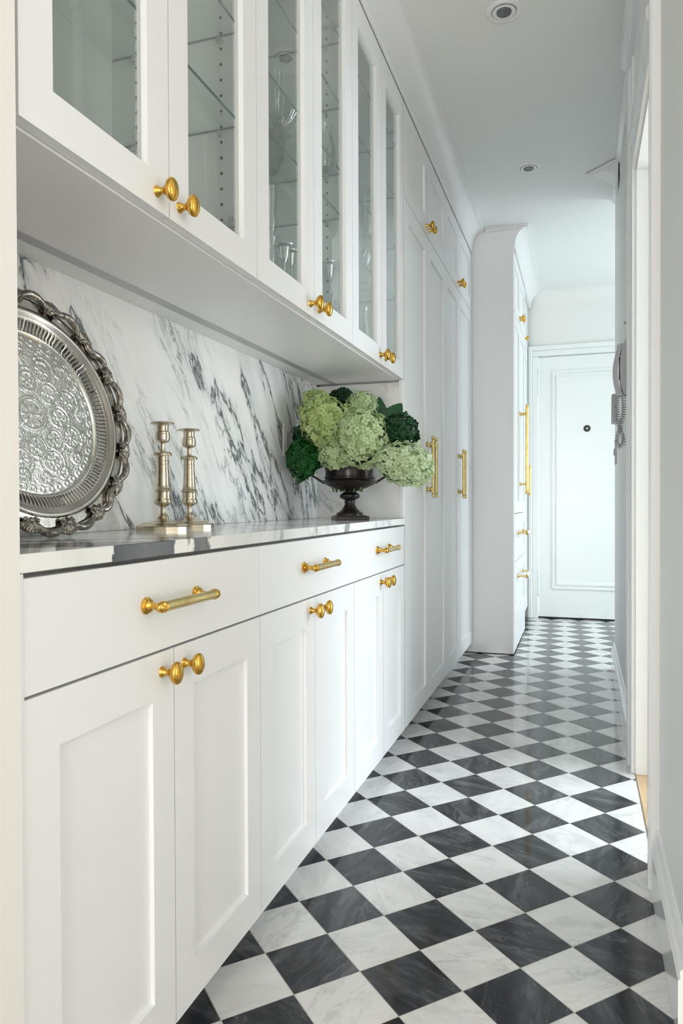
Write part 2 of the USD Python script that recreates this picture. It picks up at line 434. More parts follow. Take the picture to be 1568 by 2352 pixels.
M['oak'] = mat('oak_floor', {'g': ('geometry', {}), 'm': ('mapping', {'scale': (30.0, 2.5, 1.0)}), 'n': ('noise_texture', {'scale': 2.0, 'detail': 6.0, 'distortion': 0.6}),
    'r': ('rgb_ramp', {'ramp': [(0.3, (0.42, 0.27, 0.14)), (0.55, (0.58, 0.41, 0.24)), (0.75, (0.64, 0.47, 0.30))]}),
    'p': ('principled_bsdf', {'roughness': 0.4})}, [('g.position', 'm.vector'), ('m.vector', 'n.vector'), ('n.fac', 'r.fac'), ('r.color', 'p.base_color')])

# ------------------------------------------------------------------ the setting
X0 = -0.686          # the plane of all cabinet fronts
ZC = 2.791           # ceiling
XB = -1.06           # face of the backsplash
XR = 0.19            # right wall
YE = 6.44            # end wall


def struct(name, mesh, m, parent=None, smooth=False, label=None):
    return obj(name, mesh, m, parent, smooth, label, kind=None if parent else 'structure')


floor = thing('floor', 'checkerboard floor of square white and grey marble tiles laid on the diagonal', 'floor', kind='structure')
obj('grout_bed', bx(-1.2, 2.7, -3.4, 6.75, -0.05, -0.0012), M['grout'], floor, False)
S, TH, OX, OY = 0.1541, 0.7614, -0.2351, 1.6875
va, vb = S * np.array([math.sin(TH), math.cos(TH)]), S * np.array([math.cos(TH), -math.sin(TH)])
region = Polygon([(-0.762, -0.9), (0.186, -0.9), (0.186, 4.62), (1.3, 4.62), (1.3, 6.44), (-0.762, 6.44)])
cells = []
for i in range(-32, 45):
    for j in range(-45, 32):
        o = np.array([OX, OY]) + i * va + j * vb
        g = 0.00115 / S
        q = Polygon([o + va * g + vb * g, o + va * (1 - g) + vb * g, o + va * (1 - g) + vb * (1 - g), o + va * g + vb * (1 - g)])
        c = q.intersection(region)
        if c.is_empty or c.geom_type != 'Polygon' or c.area < 4e-5:
            continue
        cx, cy = c.centroid.x, c.centroid.y
        ok, size = False, 0
        if cy > 0.9:
            for px_, py_ in [(cx, cy)] + list(c.exterior.coords):
                X, Y, Z = project((px_, py_, 0))
                if -5 < X < 1573 and 0 < Y < 2362:
                    ok = True
            if cx > XR and cy > 4.6:
                ok = ok and project((cx, cy, 0))[0] < 1425
            if cx < -0.416 and cy > 4.83:
                ok = False
            X, Y, Z = project((cx, cy, 0))
            size = c.area / Z ** 3
        cells.append((ok, size, (i + j) % 2 == 0, c, i, j))
vis = sorted([c for c in cells if c[0]], key=lambda c: -c[1])
parts, rest = vis[:300], vis[300:] + [c for c in cells if not c[0]]


def tile_mesh(c, h):
    inner = c.buffer(-0.0007, join_style=2)
    if inner.is_empty or inner.geom_type != 'Polygon':
        inner = c
    top = ext_xy(c, -0.006, h - 0.0006)
    if len(inner.exterior.coords) == len(c.exterior.coords):
        a, b = np.array(c.exterior.coords)[:-1], np.array(inner.exterior.coords)[:-1]
        k = int(np.argmin(np.linalg.norm(b - a[0], axis=1)))
        b = np.roll(b, -k, 0)
        if np.linalg.norm(b - a, axis=1).max() < 0.01:
            n = len(a)
            V = np.vstack([np.column_stack([a, np.full(n, -0.006)]), np.column_stack([a, np.full(n, h - 0.0006)]), np.column_stack([b, np.full(n, h)])])
            F = []
            for q in range(n):
                r_ = (q + 1) % n
                for lo in (0, n):
                    F += [[lo + q, lo + r_, lo + n + r_], [lo + q, lo + n + r_, lo + n + q]]
            for q in range(1, n - 1):
                F.append([2 * n, 2 * n + q, 2 * n + q + 1])
            m = trimesh.Trimesh(V, F, process=False)
            m.fix_normals() if Polygon(a).exterior.is_ccw is False else None
            return m
    return top


for ok, size, dark, c, i, j in sorted(parts, key=lambda c: (c[4], c[5])):
    c = Polygon(c.exterior.coords)
    if not c.exterior.is_ccw:
        c = Polygon(list(c.exterior.coords)[::-1])
    k = random.randrange(N_VAR)
    obj('tile', tile_mesh(c, random.uniform(-0.0002, 0.0002)), (TD if dark else TW)[k], floor, False)
for dark, nm in ((True, 'grey_tile_field'), (False, 'white_tile_field')):
    ms = [ext_xy(c[3], -0.006, 0) for c in rest if c[2] == dark]
    obj(nm, cat_(ms), (TD if dark else TW)[0], floor, False, kind='stuff')

struct('ceiling', bx(-1.2, 2.7, -3.4, 6.75, ZC, ZC + 0.1), M['ceiling'], label='pale matt ceiling')
wl = thing('wall_left', 'plain off-white wall end standing left of the cabinets', 'wall', kind='structure')
obj('wall_face', bx(-1.2, X0 + 0.003, -3.4, 0.750, 0, ZC), M['warmwall'], wl, False)
wl2 = thing('wall_left_recess', 'pale wall behind the cabinets and the marble backsplash', 'wall', kind='structure')
obj('wall_body', bx(-1.2, XB - 0.0125, 0.7505, YE, 0, ZC), M['wall'], wl2, False)
WT = 0.14
D0, D1, DH = 2.125, 2.85, 2.212
wr = thing('wall_right', 'plain pale wall along the right side of the corridor', 'wall', kind='structure')
obj('wall_face', bx(XR, XR + WT, 1.45, D0, 0, ZC), M['wall'], wr, False)
obj('wall_face', bx(XR, XR + WT, D1, 4.60, 0, ZC), M['wall'], wr, False)
obj('wall_header', bx(XR, XR + WT, D0, D1, DH, ZC), M['wall'], wr, False)
wb = thing('wall_back', 'pale end wall around the white entrance door', 'wall', kind='structure')
DX0, DX1, DZ = -0.349, 0.56, 2.243
obj('wall_face', ext_xz([(-1.2, 0), (DX0 - 0.0, 0), (DX0, DZ), (DX1, DZ), (DX1, 0), (2.7, 0), (2.7, ZC), (-1.2, ZC)], YE, YE + 0.15), M['wall'], wb, False)
obj('plaster_cove', [trimesh.Trimesh(**{'vertices': np.array([[x, YE - 0.11 * (1 - math.sin(a)) , ZC - 0.11 * (1 - math.cos(a))] for a in np.linspace(0, PI / 2, 9) for x in (-0.416, 2.5)]),
     'faces': np.array([f for k in range(8) for f in ([2 * k, 2 * k + 1, 2 * k + 3], [2 * k, 2 * k + 3, 2 * k + 2])])}, process=False)], M['wall'], wb, True)
# side rooms on the right, seen through the doorway and past the wall end
sr = thing('wall_side_room', 'white walls of the room behind the doorway', 'wall', kind='structure')


def win_wall(x, y0, y1, w0, w1, z0, z1):
    p = sbox(y0, 0, y1, ZC).difference(sbox(w0, z0, w1, z1))
    return ext_yz(p, x, x + 0.12)


obj('wall_face', win_wall(2.2, 1.45, 4.55, 1.78, 4.05, 0.06, 2.2), M['wall'], sr, False)
obj('wall_face', bx(XR + WT, 2.7, 1.38, 1.45, 0, ZC), M['wall'], sr, False)
obj('wall_face', bx(XR + WT, 2.5, 4.48, 4.60, 0, ZC), M['wall'], sr, False)
er = thing('wall_entry_room', 'white wall of the entry room past the wall end', 'wall', kind='structure')
obj('wall_face', win_wall(2.5, 4.60, YE, 4.80, 6.30, 0.35, 2.3), M['wall'], er, False)
kr = thing('wall_kitchen', 'white walls of the room behind the camera', 'wall', kind='structure')
obj('wall_face', bx(-1.2, 2.7, -3.5, -3.4, 0, ZC), M['wall'], kr, False)
obj('wall_face', bx(2.58, 2.7, -3.4, 1.38, 0, ZC), M['wall'], kr, False)
for nm, x, w0, w1, z0, z1 in (('window_1', 2.2, 1.78, 4.05, 0.06, 2.2), ('window_2', 2.5, 4.80, 6.30, 0.35, 2.3)):
    w = thing(nm, 'white framed window of the %s' % ('side room' if nm == 'window_1' else 'entry room'), 'window', (x, (w0 + w1) / 2, z0), kind='structure')
    fr = sbox(w0, z0, w1, z1).difference(sbox(w0 + 0.04, z0 + 0.04, w1 - 0.04, z1 - 0.04))
    obj('frame', ext_yz(fr, x + 0.04, x + 0.09), M['trim'], w, False)
    obj('meeting_rail', bx(x + 0.045, x + 0.085, w0 + 0.04, w1 - 0.04, (z0 + z1) / 2 - 0.015, (z0 + z1) / 2 + 0.015), M['trim'], w, False)

oak = thing('floor_side_room', 'pale oak strip floor beyond the right doorway', 'floor', kind='structure')
ypl = D0 - 1.2
for k in range(32):
    xx = 0.190 + 0.062 * k
    obj('plank', bx(xx + 0.0005, xx + 0.0615, 1.46, 4.46, -0.02, 0.002 + 0.0004 * (k % 3), 0.0006), M['oak'], oak, False) if k == 0 or k > 2 else \
        [obj('plank', bx(xx + 0.0005, xx + 0.0615, a, b, -0.02, 0.002 + 0.0003 * n, 0.0006), M['oak'], oak, False) for n, (a, b) in enumerate(((1.46, 2.30 + 0.2 * k), (2.301 + 0.2 * k, 4.46)))]

# doorway on the right: casing, jamb, head
dw = thing('trim_1', 'white moulded casing around the doorway on the right', 'door casing', kind='structure')


def casing_profile(w, t):  # (across from the opening outwards, proud of the wall)
    return [(0, 0), (0, t * 0.55), (w * 0.10, t * 0.70), (w * 0.14, t * 0.55), (w * 0.62, t * 0.62), (w * 0.68, t * 0.85), (w * 0.80, t), (w * 0.93, t), (w, t * 0.8), (w, 0)]


def casing_leg(y, sgn, z1, w=0.125, t=0.026, z0=0.0):
    pts = [(XR - b, y + sgn * a) for a, b in casing_profile(w, t)]
    return fix(ext_xy(Polygon(pts), z0, z1))


obj('casing_leg', casing_leg(D1, 1, 2.62), M['trim'], dw, False)
obj('casing_leg', casing_leg(D0, -1, 2.62), M['trim'], dw, False)
hd = ext_yz(Polygon([(D0 - 0.125, 0), (D1 + 0.125, 0), (D1 + 0.125, 1), (D0 - 0.125, 1)]), 0, 1)
obj('casing_head', [fix(trimesh.Trimesh(np.column_stack([XR - np.array(v)[:, 1], np.array(v)[:, 2], np.array(v)[:, 0]]), f, process=False)) for v, f in
    [(lambda m: (m.vertices * [1, 1, 1] + [DH, 0, D0], m.faces))(trimesh.creation.extrude_polygon(Polygon(casing_profile(0.125, 0.026)), D1 - D0, engine='earcut'))]], M['trim'], dw, False)
obj('transom_board', bx(XR - 0.010, XR, D0, D1, DH + 0.125, 2.62), M['trim'], dw, False)
obj('cornice', ext_xz([(XR, 2.62), (XR - 0.028, 2.62), (XR - 0.03, 2.64), (XR - 0.045, 2.66), (XR - 0.05, 2.69), (XR, 2.69)], D0 - 0.14, D1 + 0.14), M['trim'], dw, False)
obj('jamb', bx(XR, XR + WT, D1 - 0.012, D1, 0, DH), M['trim'], dw, False)
obj('jamb', bx(XR, XR + WT, D0, D0 + 0.012, 0, DH), M['trim'], dw, False)
obj('head_jamb', bx(XR, XR + WT, D0 + 0.012, D1 - 0.012, DH - 0.012, DH), M['trim'], dw, False)
obj('door_stop', bx(XR + 0.05, XR + 0.085, D1 - 0.022, D1 - 0.012, 0, DH - 0.012, 0.002), M['trim'], dw, False)
obj('door_stop', bx(XR + 0.05, XR + 0.085, D0 + 0.012, D0 + 0.022, 0, DH - 0.012, 0.002), M['trim'], dw, False)


def baseboard(name, y0, y1, label):
    b = thing(name, label, 'baseboard', kind='structure')
    X = XR
    obj('board', ext_xz([(X, 0), (X - 0.020, 0), (X - 0.020, 0.115), (X - 0.016, 0.12), (X, 0.12)], y0, y1), M['trim'], b, False)
    obj('cap_moulding', ext_xz([(X, 0.12), (X - 0.016, 0.12), (X - 0.017, 0.132), (X - 0.010, 0.140), (X - 0.010, 0.150), (X - 0.005, 0.158), (X, 0.160)], y0, y1), M['trim'], b, False)


baseboard('baseboard_right', 1.45, D0 - 0.125, 'glossy white baseboard right of the doorway, nearest the camera')
baseboard('baseboard_far', D1 + 0.125, 4.60, 'glossy white baseboard beyond the doorway')
t = thing('trim_2', 'thin bead moulding where the right wall meets the ceiling', 'moulding', kind='structure')
obj('bead', ext_xz([(XR, ZC), (XR - 0.022, ZC), (XR - 0.018, ZC - 0.015), (XR, ZC - 0.03)], D1 + 0.14, 4.60), M['trim'], t, False)


def cove_pts(xw, sx, w, z0, top=ZC):
    """Cove crown profile: from the wall at z0, curving out to w at the ceiling."""
    hh = top - 0.018 - z0 - 0.012
    pts = [(xw, z0 - 0.0), (xw + sx * 0.006, z0), (xw + sx * 0.006, z0 + 0.010)]
    for a in np.linspace(0, PI / 2, 10):
        pts.append((xw + sx * (0.008 + (w - 0.020) * (1 - math.cos(a))), z0 + 0.012 + hh * math.sin(a)))
    pts += [(xw + sx * (w - 0.006), top - 0.018), (xw + sx * (w - 0.006), top - 0.009), (xw + sx * w, top - 0.008), (xw + sx * w, top), (xw, top)]
    return pts


t = thing('trim_3', 'concave crown moulding above the long cabinet run', 'crown moulding', kind='structure')
obj('crown', ext_xz(cove_pts(X0, 1, 0.085, 2.637), 0.752, 4.822), M['cabinet'], t, 35)
t = thing('trim_4', 'concave crown moulding above the projecting refrigerator cabinet', 'crown moulding', kind='structure')
obj('crown', ext_xz(cove_pts(-0.416, 1, 0.095, 2.655), 4.822, 6.40), M['cabinet'], t, 35)
obj('crown_backing', bx(-1.06, -0.416, 4.824, 6.40, 2.655, ZC), M['cabinet'], t, False)
obj('return_fillet', bx(-0.60, -0.325, 4.806, 4.822, ZC - 0.010, ZC, 0.002), M['cabinet'], t, False)
obj('return_fillet', bx(-0.60, -0.330, 4.812, 4.822, ZC - 0.022, ZC - 0.010, 0.002), M['cabinet'], t, False)
t = thing('trim_5', 'short crown moulding piece with its end cut square on the right', 'crown moulding', kind='structure')
cm = ext_xz(cove_pts(XR - 0.008, -1, 0.158, 2.672), 4.05, 4.235)
cv = np.array(cm.vertices)
near = cv[:, 1] < 4.1
cv[near, 1] += 0.93 * (XR - 0.008 - cv[near, 0])
cm.vertices = cv
obj('crown', cm, M['wall'], t, 35)
cm = bx(0, 0.205, -0.010, 0, ZC - 0.020, ZC - 0.004, 0.002)
cm.apply_transform(trimesh.transformations.rotation_matrix(PI - math.atan(0.93), [0, 0, 1]))
cm.apply_translation([XR - 0.018, 4.047, 0])
obj('end_fillet', cm, M['trim'], t, False)

# ------------------------------------------------------------------ entrance door
d = thing('door_1', 'white painted panelled entrance door with peephole at the corridor end', 'door', (DX0, YE, 0), kind='structure')
XD0, XD1 = DX0 + 0.004, DX1 - 0.004
obj('slab', bx(XD0, XD1, YE + 0.004, YE + 0.045, 0.012, DZ - 0.004, 0.002), M['doorpaint'], d, False)
px0, px1, pz0, pz1 = XD0 + 0.112, XD1 - 0.112, 0.255, 2.115


def frame_ring(x0, x1, z0, z1, w, y0, y1):
    p = sbox(x0, z0, x1, z1).difference(sbox(x0 + w, z0 + w, x1 - w, z1 - w))
    m = trimesh.creation.extrude_polygon(p, y1 - y0, engine='earcut')
    v = m.vertices
    return fix(trimesh.Trimesh(np.column_stack([v[:, 0], v[:, 2] + y0, v[:, 1]]), m.faces[:, ::-1], process=False))


obj('panel_moulding', [frame_ring(px0, px1, pz0, pz1, 0.014, YE - 0.006, YE + 0.005), frame_ring(px0 + 0.014, px1 - 0.014, pz0 + 0.014, pz1 - 0.014, 0.020, YE - 0.001, YE + 0.005),
                       frame_ring(px0 + 0.034, px1 - 0.034, pz0 + 0.034, pz1 - 0.034, 0.016, YE - 0.009, YE + 0.005)], M['doorpaint'], d, False)
for zz in (0.31, 2.03):
    h = obj('hinge', [lathe([(0.011, zz - 0.095), (0.011, zz + 0.095)], 14, (DX0, YE - 0.010, 0))], M['doorpaint'], d, 40)
    obj('hinge_tip', [lathe([(0.013, zz + 0.094), (0.015, zz + 0.10), (0.012, zz + 0.112), (0.004, zz + 0.12)], 14, (DX0, YE - 0.010, 0)),
                      lathe([(0.004, zz - 0.12), (0.012, zz - 0.112), (0.015, zz - 0.10), (0.013, zz - 0.094)], 14, (DX0, YE - 0.010, 0))], M['doorpaint'], h, 40)
pp = obj('peephole', lathe([(0.0285, 0), (0.0285, 0.004), (0.022, 0.010), (0.012, 0.010), (0.010, 0.006)], 28, (0, 0, 0), 'z').apply_transform(
    trimesh.transformations.translation_matrix([0.047, YE + 0.006, 1.617]) @ trimesh.transformations.rotation_matrix(PI / 2, [1, 0, 0])), plain('peephole_bronze', (0.05, 0.045, 0.035), 0.45, metallic=0.4), d, 40, label='dark bronze peephole ring')
obj('lens', ball((0.047, YE - 0.001, 1.617), 0.010, 2, (1, 0.5, 1)), M['plate'], pp, True)
t = thing('trim_6', 'white moulded casing around the entrance door', 'door casing', kind='structure')
obj('casing_leg', [bx(DX0 - 0.050, DX0 - 0.002, YE - 0.018, YE, 0, DZ + 0.001, 0.003), bx(DX0 - 0.088, DX0 - 0.050, YE - 0.034, YE, 0, DZ + 0.09, 0.006)], M['doorpaint'], t, False)
obj('casing_leg', [bx(DX1 + 0.002, DX1 + 0.050, YE - 0.018, YE, 0, DZ + 0.001, 0.003), bx(DX1 + 0.050, DX1 + 0.088, YE - 0.034, YE, 0, DZ + 0.09, 0.006)], M['doorpaint'], t, False)
obj('casing_head', [bx(DX0 - 0.050, DX1 + 0.050, YE - 0.018, YE, DZ + 0.002, DZ + 0.05, 0.003), bx(DX0 - 0.088, DX1 + 0.088, YE - 0.030, YE, DZ + 0.05, DZ + 0.09, 0.004)], M['doorpaint'], t, False)
obj('threshold_gap', bx(DX0, DX1, YE - 0.002, YE + 0.06, 0.0002, 0.011), M['dark'], t, False)

# ------------------------------------------------------------------ hardware (sub-parts)
def knob_mesh(x, y, z, s=1.0):
    prof = [(0.0100, 0), (0.0098, 0.002), (0.0072, 0.006), (0.0055, 0.011), (0.0058, 0.015), (0.0085, 0.019), (0.0118, 0.0225), (0.0142, 0.0265), (0.0148, 0.030), (0.0138, 0.0335), (0.0108, 0.0365), (0.006, 0.0385), (0.001, 0.0392)]
    m = lathe([(r * s, h * s) for r, h in prof], 24, (0, 0, 0), 'x')
    v = m.vertices
    k = np.clip((v[:, 0] / s - 0.011) / 0.010, 0, 1)
    v[:, 2] *= 1 + 0.36 * k
    m.vertices = v + [x, y, z]
    return m


def pull_mesh(x, y, z0, z1, post, r=0.0075, out=0.046):
    """Upright bar pull: rod with ball finials on two flared posts."""
    prof = [(0.003, z0), (r * 0.95, z0 + 0.003), (r * 1.1, z0 + 0.009), (r * 0.9, z0 + 0.015), (r * 0.55, z0 + 0.018), (r * 0.95, z0 + 0.021), (r, z0 + 0.024)]
    zs = z0 + z1
    prof = prof + [(r_, zs - h) for r_, h in prof[::-1]]
    ms = [lathe(prof, 16, (x + out, y, 0))]
    for zz in ((z0 + z1) / 2 - post, (z0 + z1) / 2 + post):
        ms.append(lathe([(0.014, 0), (0.014, 0.003), (0.009, 0.006), (0.0055, 0.012), (0.0055, out - 0.014), (0.0095, out - 0.010), (0.0095, out - 0.006), (0.006, out)], 16, (x, y, zz), 'x'))
    return cat_(ms)


def bar_mesh(x, y, z, cc, over, r=0.0088, out=0.036):
    """Level drawer bar on two posts."""
    y0, y1 = y - cc / 2 - over, y + cc / 2 + over
    rod = lathe([(r, y0 + 0.010), (r, y1 - 0.010)], 16, (x + out, 0, z), 'y')
    posts = []
    for yy in (y - cc / 2, y + cc / 2):
        posts.append(lathe([(0.0145, 0), (0.0145, 0.003), (0.010, 0.006), (0.0115, 0.009), (0.0060, 0.014), (0.0055, out - 0.008), (0.0080, out - 0.004), (0.0080, out + 0.004), (0.005, out + 0.008)], 18, (x, yy, z), 'x'))
    caps = [lathe([(0.003, y0 - 0.007), (r * 0.75, y0 - 0.005), (r * 0.98, y0), (r * 0.75, y0 + 0.004), (r * 1.12, y0 + 0.006), (r * 1.12, y0 + 0.012), (r, y0 + 0.013)], 16, (x + out, 0, z), 'y'),
            lathe([(r, y1 - 0.013), (r * 1.12, y1 - 0.012), (r * 1.12, y1 - 0.003), (r * 0.9, y1 + 0.002), (0.003, y1 + 0.004)], 16, (x + out, 0, z), 'y')]
    return rod, posts, caps


def shaker(xf, y0, y1, z0, z1, st=0.066, rail=0.078, th=0.020, rec=0.0085):
    p = sbox(y0, z0, y1, z1).difference(sbox(y0 + st, z0 + rail, y1 - st, z1 - rail))
    return ext_yz(p, xf - th, xf), bx(xf - th + 0.001, xf - rec, y0 + st - 0.003, y1 - st + 0.003, z0 + rail - 0.003, z1 - rail + 0.003)


G = 0.0015   # half gap between fronts


def shaker_door(parent, xf, y0, y1, z0, z1, knob=None, pull=None, name='door', pullmat='brass_satin', **kw):
    fr, pn = shaker(xf, y0 + G, y1 - G, z0, z1, **kw)
    dd = obj(name, fr, M['cabinet'], parent, False)
    obj('panel', pn, M['cabinet'], dd, False)
    if knob:
        obj('knob', knob_mesh(xf, *knob), M['brass'], dd, 50, label='brass egg-shaped knob')
    if pull:
        obj('handle', pull_mesh(xf, *pull), M[pullmat], dd, 40, label='satin brass bar pull')
    return dd


# ------------------------------------------------------------------ base cabinets
ZB, ZD, ZT, ZCT = 0.070, 0.7435, 0.9025, 0.910
U1, U2, U3, U4 = 0.757, 1.485, 2.196, 2.886
base_fronts = []


def base_body(parent, y0, y1, left_fill=False):
    b = [bx(XB + 0.002, X0 - 0.022, y0 + 0.0005, y1 - 0.0005, ZB + 0.001, 0.880)]
    if left_fill:
        b.append(bx(X0 - 0.022, X0 + 0.001, y0 - 0.006, y0 + 0.0005, ZB, ZCT - 0.001))
    obj('body', b, M['cabinet'], parent, False)
    obj('toe_kick', bx(XB + 0.01, X0 - 0.075, y0 + 0.001, y1 - 0.001, 0.0005, ZB), M['cabinet'], parent, False)
    obj('top_rail', bx(X0 - 0.075, X0 - 0.055, y0 + 0.001, y1 - 0.001, 0.880, ZCT - 0.0005), M['cabinet'], parent, False)


def drawer(parent, xf, y0, y1, z0, z1, bars, cc=0.150, barmat='brass_satin', **kw):
    dd = obj('drawer', bx(xf - 0.020, xf, y0 + G, y1 - G, z0, z1, 0.001), M['cabinet'], parent, False)
    for yb, zb in bars:
        rod, posts, caps = bar_mesh(xf, yb, zb, cc, **kw)
        obj('handle_bar', rod, M[barmat], dd, 40, label='satin pale brass handle bar')
        for q in posts:
            obj('handle_post', q, M['brass'], dd, 40, label='polished brass handle post')
        for q in caps:
            obj('handle_cap', q, M['brass'], dd, 40, label='polished brass end cap')


c = thing('base_cabinet', 'white base cabinet with one drawer and two doors, nearest the camera', 'cabinet', (X0, U1, 0))
base_body(c, U1, U2, True)
drawer(c, X0, U1, U2, ZD + 0.004, ZT, [(1.118, 0.830)], 0.165, over=0.013)
shaker_door(c, X0, U1, 1.122, ZB, ZD, knob=(1.083, 0.709))
shaker_door(c, X0, 1.122, U2, ZB, ZD, knob=(1.157, 0.709))
c = thing('base_cabinet', 'wide white base cabinet with one long drawer, two handles and four doors', 'cabinet', (X0, U2, 0))
base_body(c, U2, U4)
drawer(c, X0, U2, U4, ZD + 0.004, ZT, [(1.838, 0.831), (2.552, 0.831)], 0.165, over=0.013)
for y0, y1, k in ((U2, 1.838, 1.804), (1.838, U3, 1.874), (U3, 2.553, 2.520), (2.553, U4, 2.588)):
    shaker_door(c, X0, y0, y1, ZB, ZD, knob=(k, 0.712))

# ------------------------------------------------------------------ countertop and backsplash
ct = obj('countertop', bx(XB, X0 + 0.003, 0.7505, 2.8995, ZCT, 0.935, 0.0012), M['slab_top'], None, False, 'polished white marble countertop with blue-grey bands along its front edge', 'countertop')
obj('backsplash', bx(XB - 0.012, XB, 0.7505, 2.887, 0.9355, 1.503), M['slab'], None, False, 'white marble backsplash slab with dark diagonal veins behind the candlesticks', 'backsplash')
obj('marble_end_panel', bx(XB + 0.0005, -0.704, 2.870, 2.887, 0.9355, 1.488), M['slab_end'], None, False, 'upright marble panel closing the niche behind the flower urn', 'backsplash')

# ------------------------------------------------------------------ glass-fronted wall cabinets
ZW0, ZW1 = 1.500, 2.632


def glass_door(parent, y0, y1, knob):
    st, br, tr = 0.066, 0.064, 0.092
    p = sbox(y0 + G, ZW0, y1 - G, ZW1).difference(sbox(y0 + st, ZW0 + br, y1 - st, ZW1 - tr))
    dd = obj('door', ext_yz(p, X0 - 0.020, X0), M['cabinet'], parent, False)
    obj('pane', open_box(0, X0 - 0.016, X0 - 0.012, y0 + st - 0.004, y1 - st + 0.004, ZW0 + br - 0.004, ZW1 - tr + 0.004), M['pane'], dd, False)
    obj('knob', knob_mesh(X0, knob, 1.531), M['brass'], dd, 50, label='brass egg-shaped knob')


def wall_cabinet(y0, ym, y1, shelves, label, knobs, zs=0.0):
    c = thing('wall_cabinet', label, 'cabinet', (X0, y0, ZW0), 'glass-door wall cabinets')
    xb = X0 - 0.0215
    t = 0.016
    b = [bx(XB + 0.0, xb, y0 + 0.0004, y0 + t, ZW0 + 0.004, ZW1), bx(XB, xb, y1 - t, y1 - 0.0004, ZW0 + 0.004, ZW1),
         bx(XB, xb, y0 + t, y1 - t, ZW0 + 0.004, ZW0 + 0.020), bx(XB, xb, y0 + t, y1 - t, ZW1 - 0.016, ZW1), bx(XB, XB + 0.008, y0 + t, y1 - t, ZW0 + 0.020, ZW1 - 0.016)]
    obj('body', b, M['cab_in'], c, False)
    for z in shelves:
        s = obj('glass_shelf', open_box(2, XB + 0.010, xb - 0.006, y0 + t + 0.001, y1 - t - 0.001, z - 0.0055, z), M['shelf'], c, False)
        obj('front_edge', bx(xb - 0.006, xb - 0.0045, y0 + t + 0.001, y1 - t - 0.001, z - 0.0055, z), M['shelf_edge'], s, False)
        obj('side_edge', [bx(XB + 0.012, xb - 0.006, y1 - t - 0.0016, y1 - t - 0.0008, z - 0.004, z)], M['shelf_side'], s, False)
        for xx in (-0.765, -0.985):
            obj('shelf_pin', lathe([(0.006, 0), (0.006, 0.012)], 12, (xx, y1 - t - 0.012, z - 0.0145), 'y'), M['steel'], c, 40)
    holes = []
    for xx in (-0.765, -0.985):
        z = 1.60
        while z < 2.56:
            holes.append(lathe([(0.0035, 0), (0.0035, 0.0006)], 10, (xx, y1 - t - 0.0006, z), 'y'))
            holes.append(lathe([(0.0035, 0), (0.0035, 0.0006)], 10, (xx, y0 + t, z), 'y'))
            z += 0.0346
    obj('pin_hole', holes, M['pin'], c, False, kind='stuff')
    for zz in (1.62, 2.50):
        for yy, s in ((y1 - t, -1), (y0 + t, 1)):
            obj('hinge', [bx(-0.775, -0.712, min(yy, yy + s * 0.010), max(yy, yy + s * 0.010), zz - 0.006, zz + 0.006, 0.002), bx(-0.748, -0.735, min(yy, yy + s * 0.004), max(yy, yy + s * 0.004), zz - 0.02, zz + 0.02, 0.001)], M['steel'], c, False)
    glass_door(c, y0, ym, knobs[0])
    glass_door(c, ym, y1, knobs[1])
    return c


wall_cabinet(U1, 1.117, 1.480, (1.838, 2.045, 2.245), 'white glass-door wall cabinet nearest the camera, above the silver tray', (1.078, 1.150))
wall_cabinet(1.480, 1.843, 2.192, (1.897, 2.037, 2.243, 2.447), 'white glass-door wall cabinet in the middle, holding crystal and a candelabra', (1.812, 1.880))
wall_cabinet(2.192, 2.545, 2.887, (1.826, 2.032, 2.238, 2.440), 'white glass-door wall cabinet farthest away, above the flower urn', (2.520, 2.592))
v = thing('under_cabinet_panel', 'white painted underside panel beneath the glass cabinets with a dark recessed strip', 'panel', (X0, U1, 1.49))
obj('board', [bx(XB + 0.0005, X0 - 0.0215, 0.7505, 2.8690, 1.4955, 1.5035)], M['cabinet'], v, False)
obj('recessed_strip', bx(-0.995, -0.967, 0.7515, 2.868, 1.4935, 1.4957), M['strip'], v, False, label='narrow grey metal strip near the backsplash')
obj('edge_board', bx(-0.704, X0 - 0.001, 2.870, 2.8985, 0.9355, 1.4995, 0.001), M['cabinet'], None, False, 'narrow white vertical edge board closing the marble niche on the right', 'panel')

# ------------------------------------------------------------------ tall cabinets
T0, T1, T2 = 2.900, 3.850, 4.818
ZS = 2.246
for y0, ya, y1, lab, k0, k1, h0, h1, ylo in (
        (T0, 3.378, T1, 'tall white two-door cabinet beside the marble niche', 3.350, 3.412, 3.338, 3.420, 2.916),
        (T1, 4.292, T2, 'tall white two-door cabinet next to the projecting refrigerator panel', 4.262, 4.328, 4.252, 4.336, T1)):
    c = thing('tall_cabinet', lab, 'cabinet', (X0, y0, 0), 'tall cabinets')
    b = [bx(XB + 0.002, X0 - 0.022, y0 + 0.0005, y1 - 0.0005, ZB, 2.645)]
    if ylo > y0:
        b.append(bx(X0 - 0.022, X0, y0, ylo - G, ZB, 2.634, 0.001))
    obj('body', b, M['cabinet'], c, False)
    obj('toe_kick', bx(XB + 0.01, X0 - 0.075, y0 + 0.001, y1 - 0.001, 0.0005, ZB), M['cabinet'], c, False)
    shaker_door(c, X0, ylo, ya, ZS + 0.002, 2.632, knob=(k0, 2.291), name='upper_door')
    shaker_door(c, X0, ya, y1, ZS + 0.002, 2.632, knob=(k1, 2.291), name='upper_door')
    shaker_door(c, X0, ylo, ya, ZB, ZS - 0.002, pull=(h0, 1.022, 1.310, 0.105, 0.0075, 0.031))
    shaker_door(c, X0, ya, y1, ZB, ZS - 0.002, pull=(h1, 1.022, 1.310, 0.105, 0.0075, 0.031))

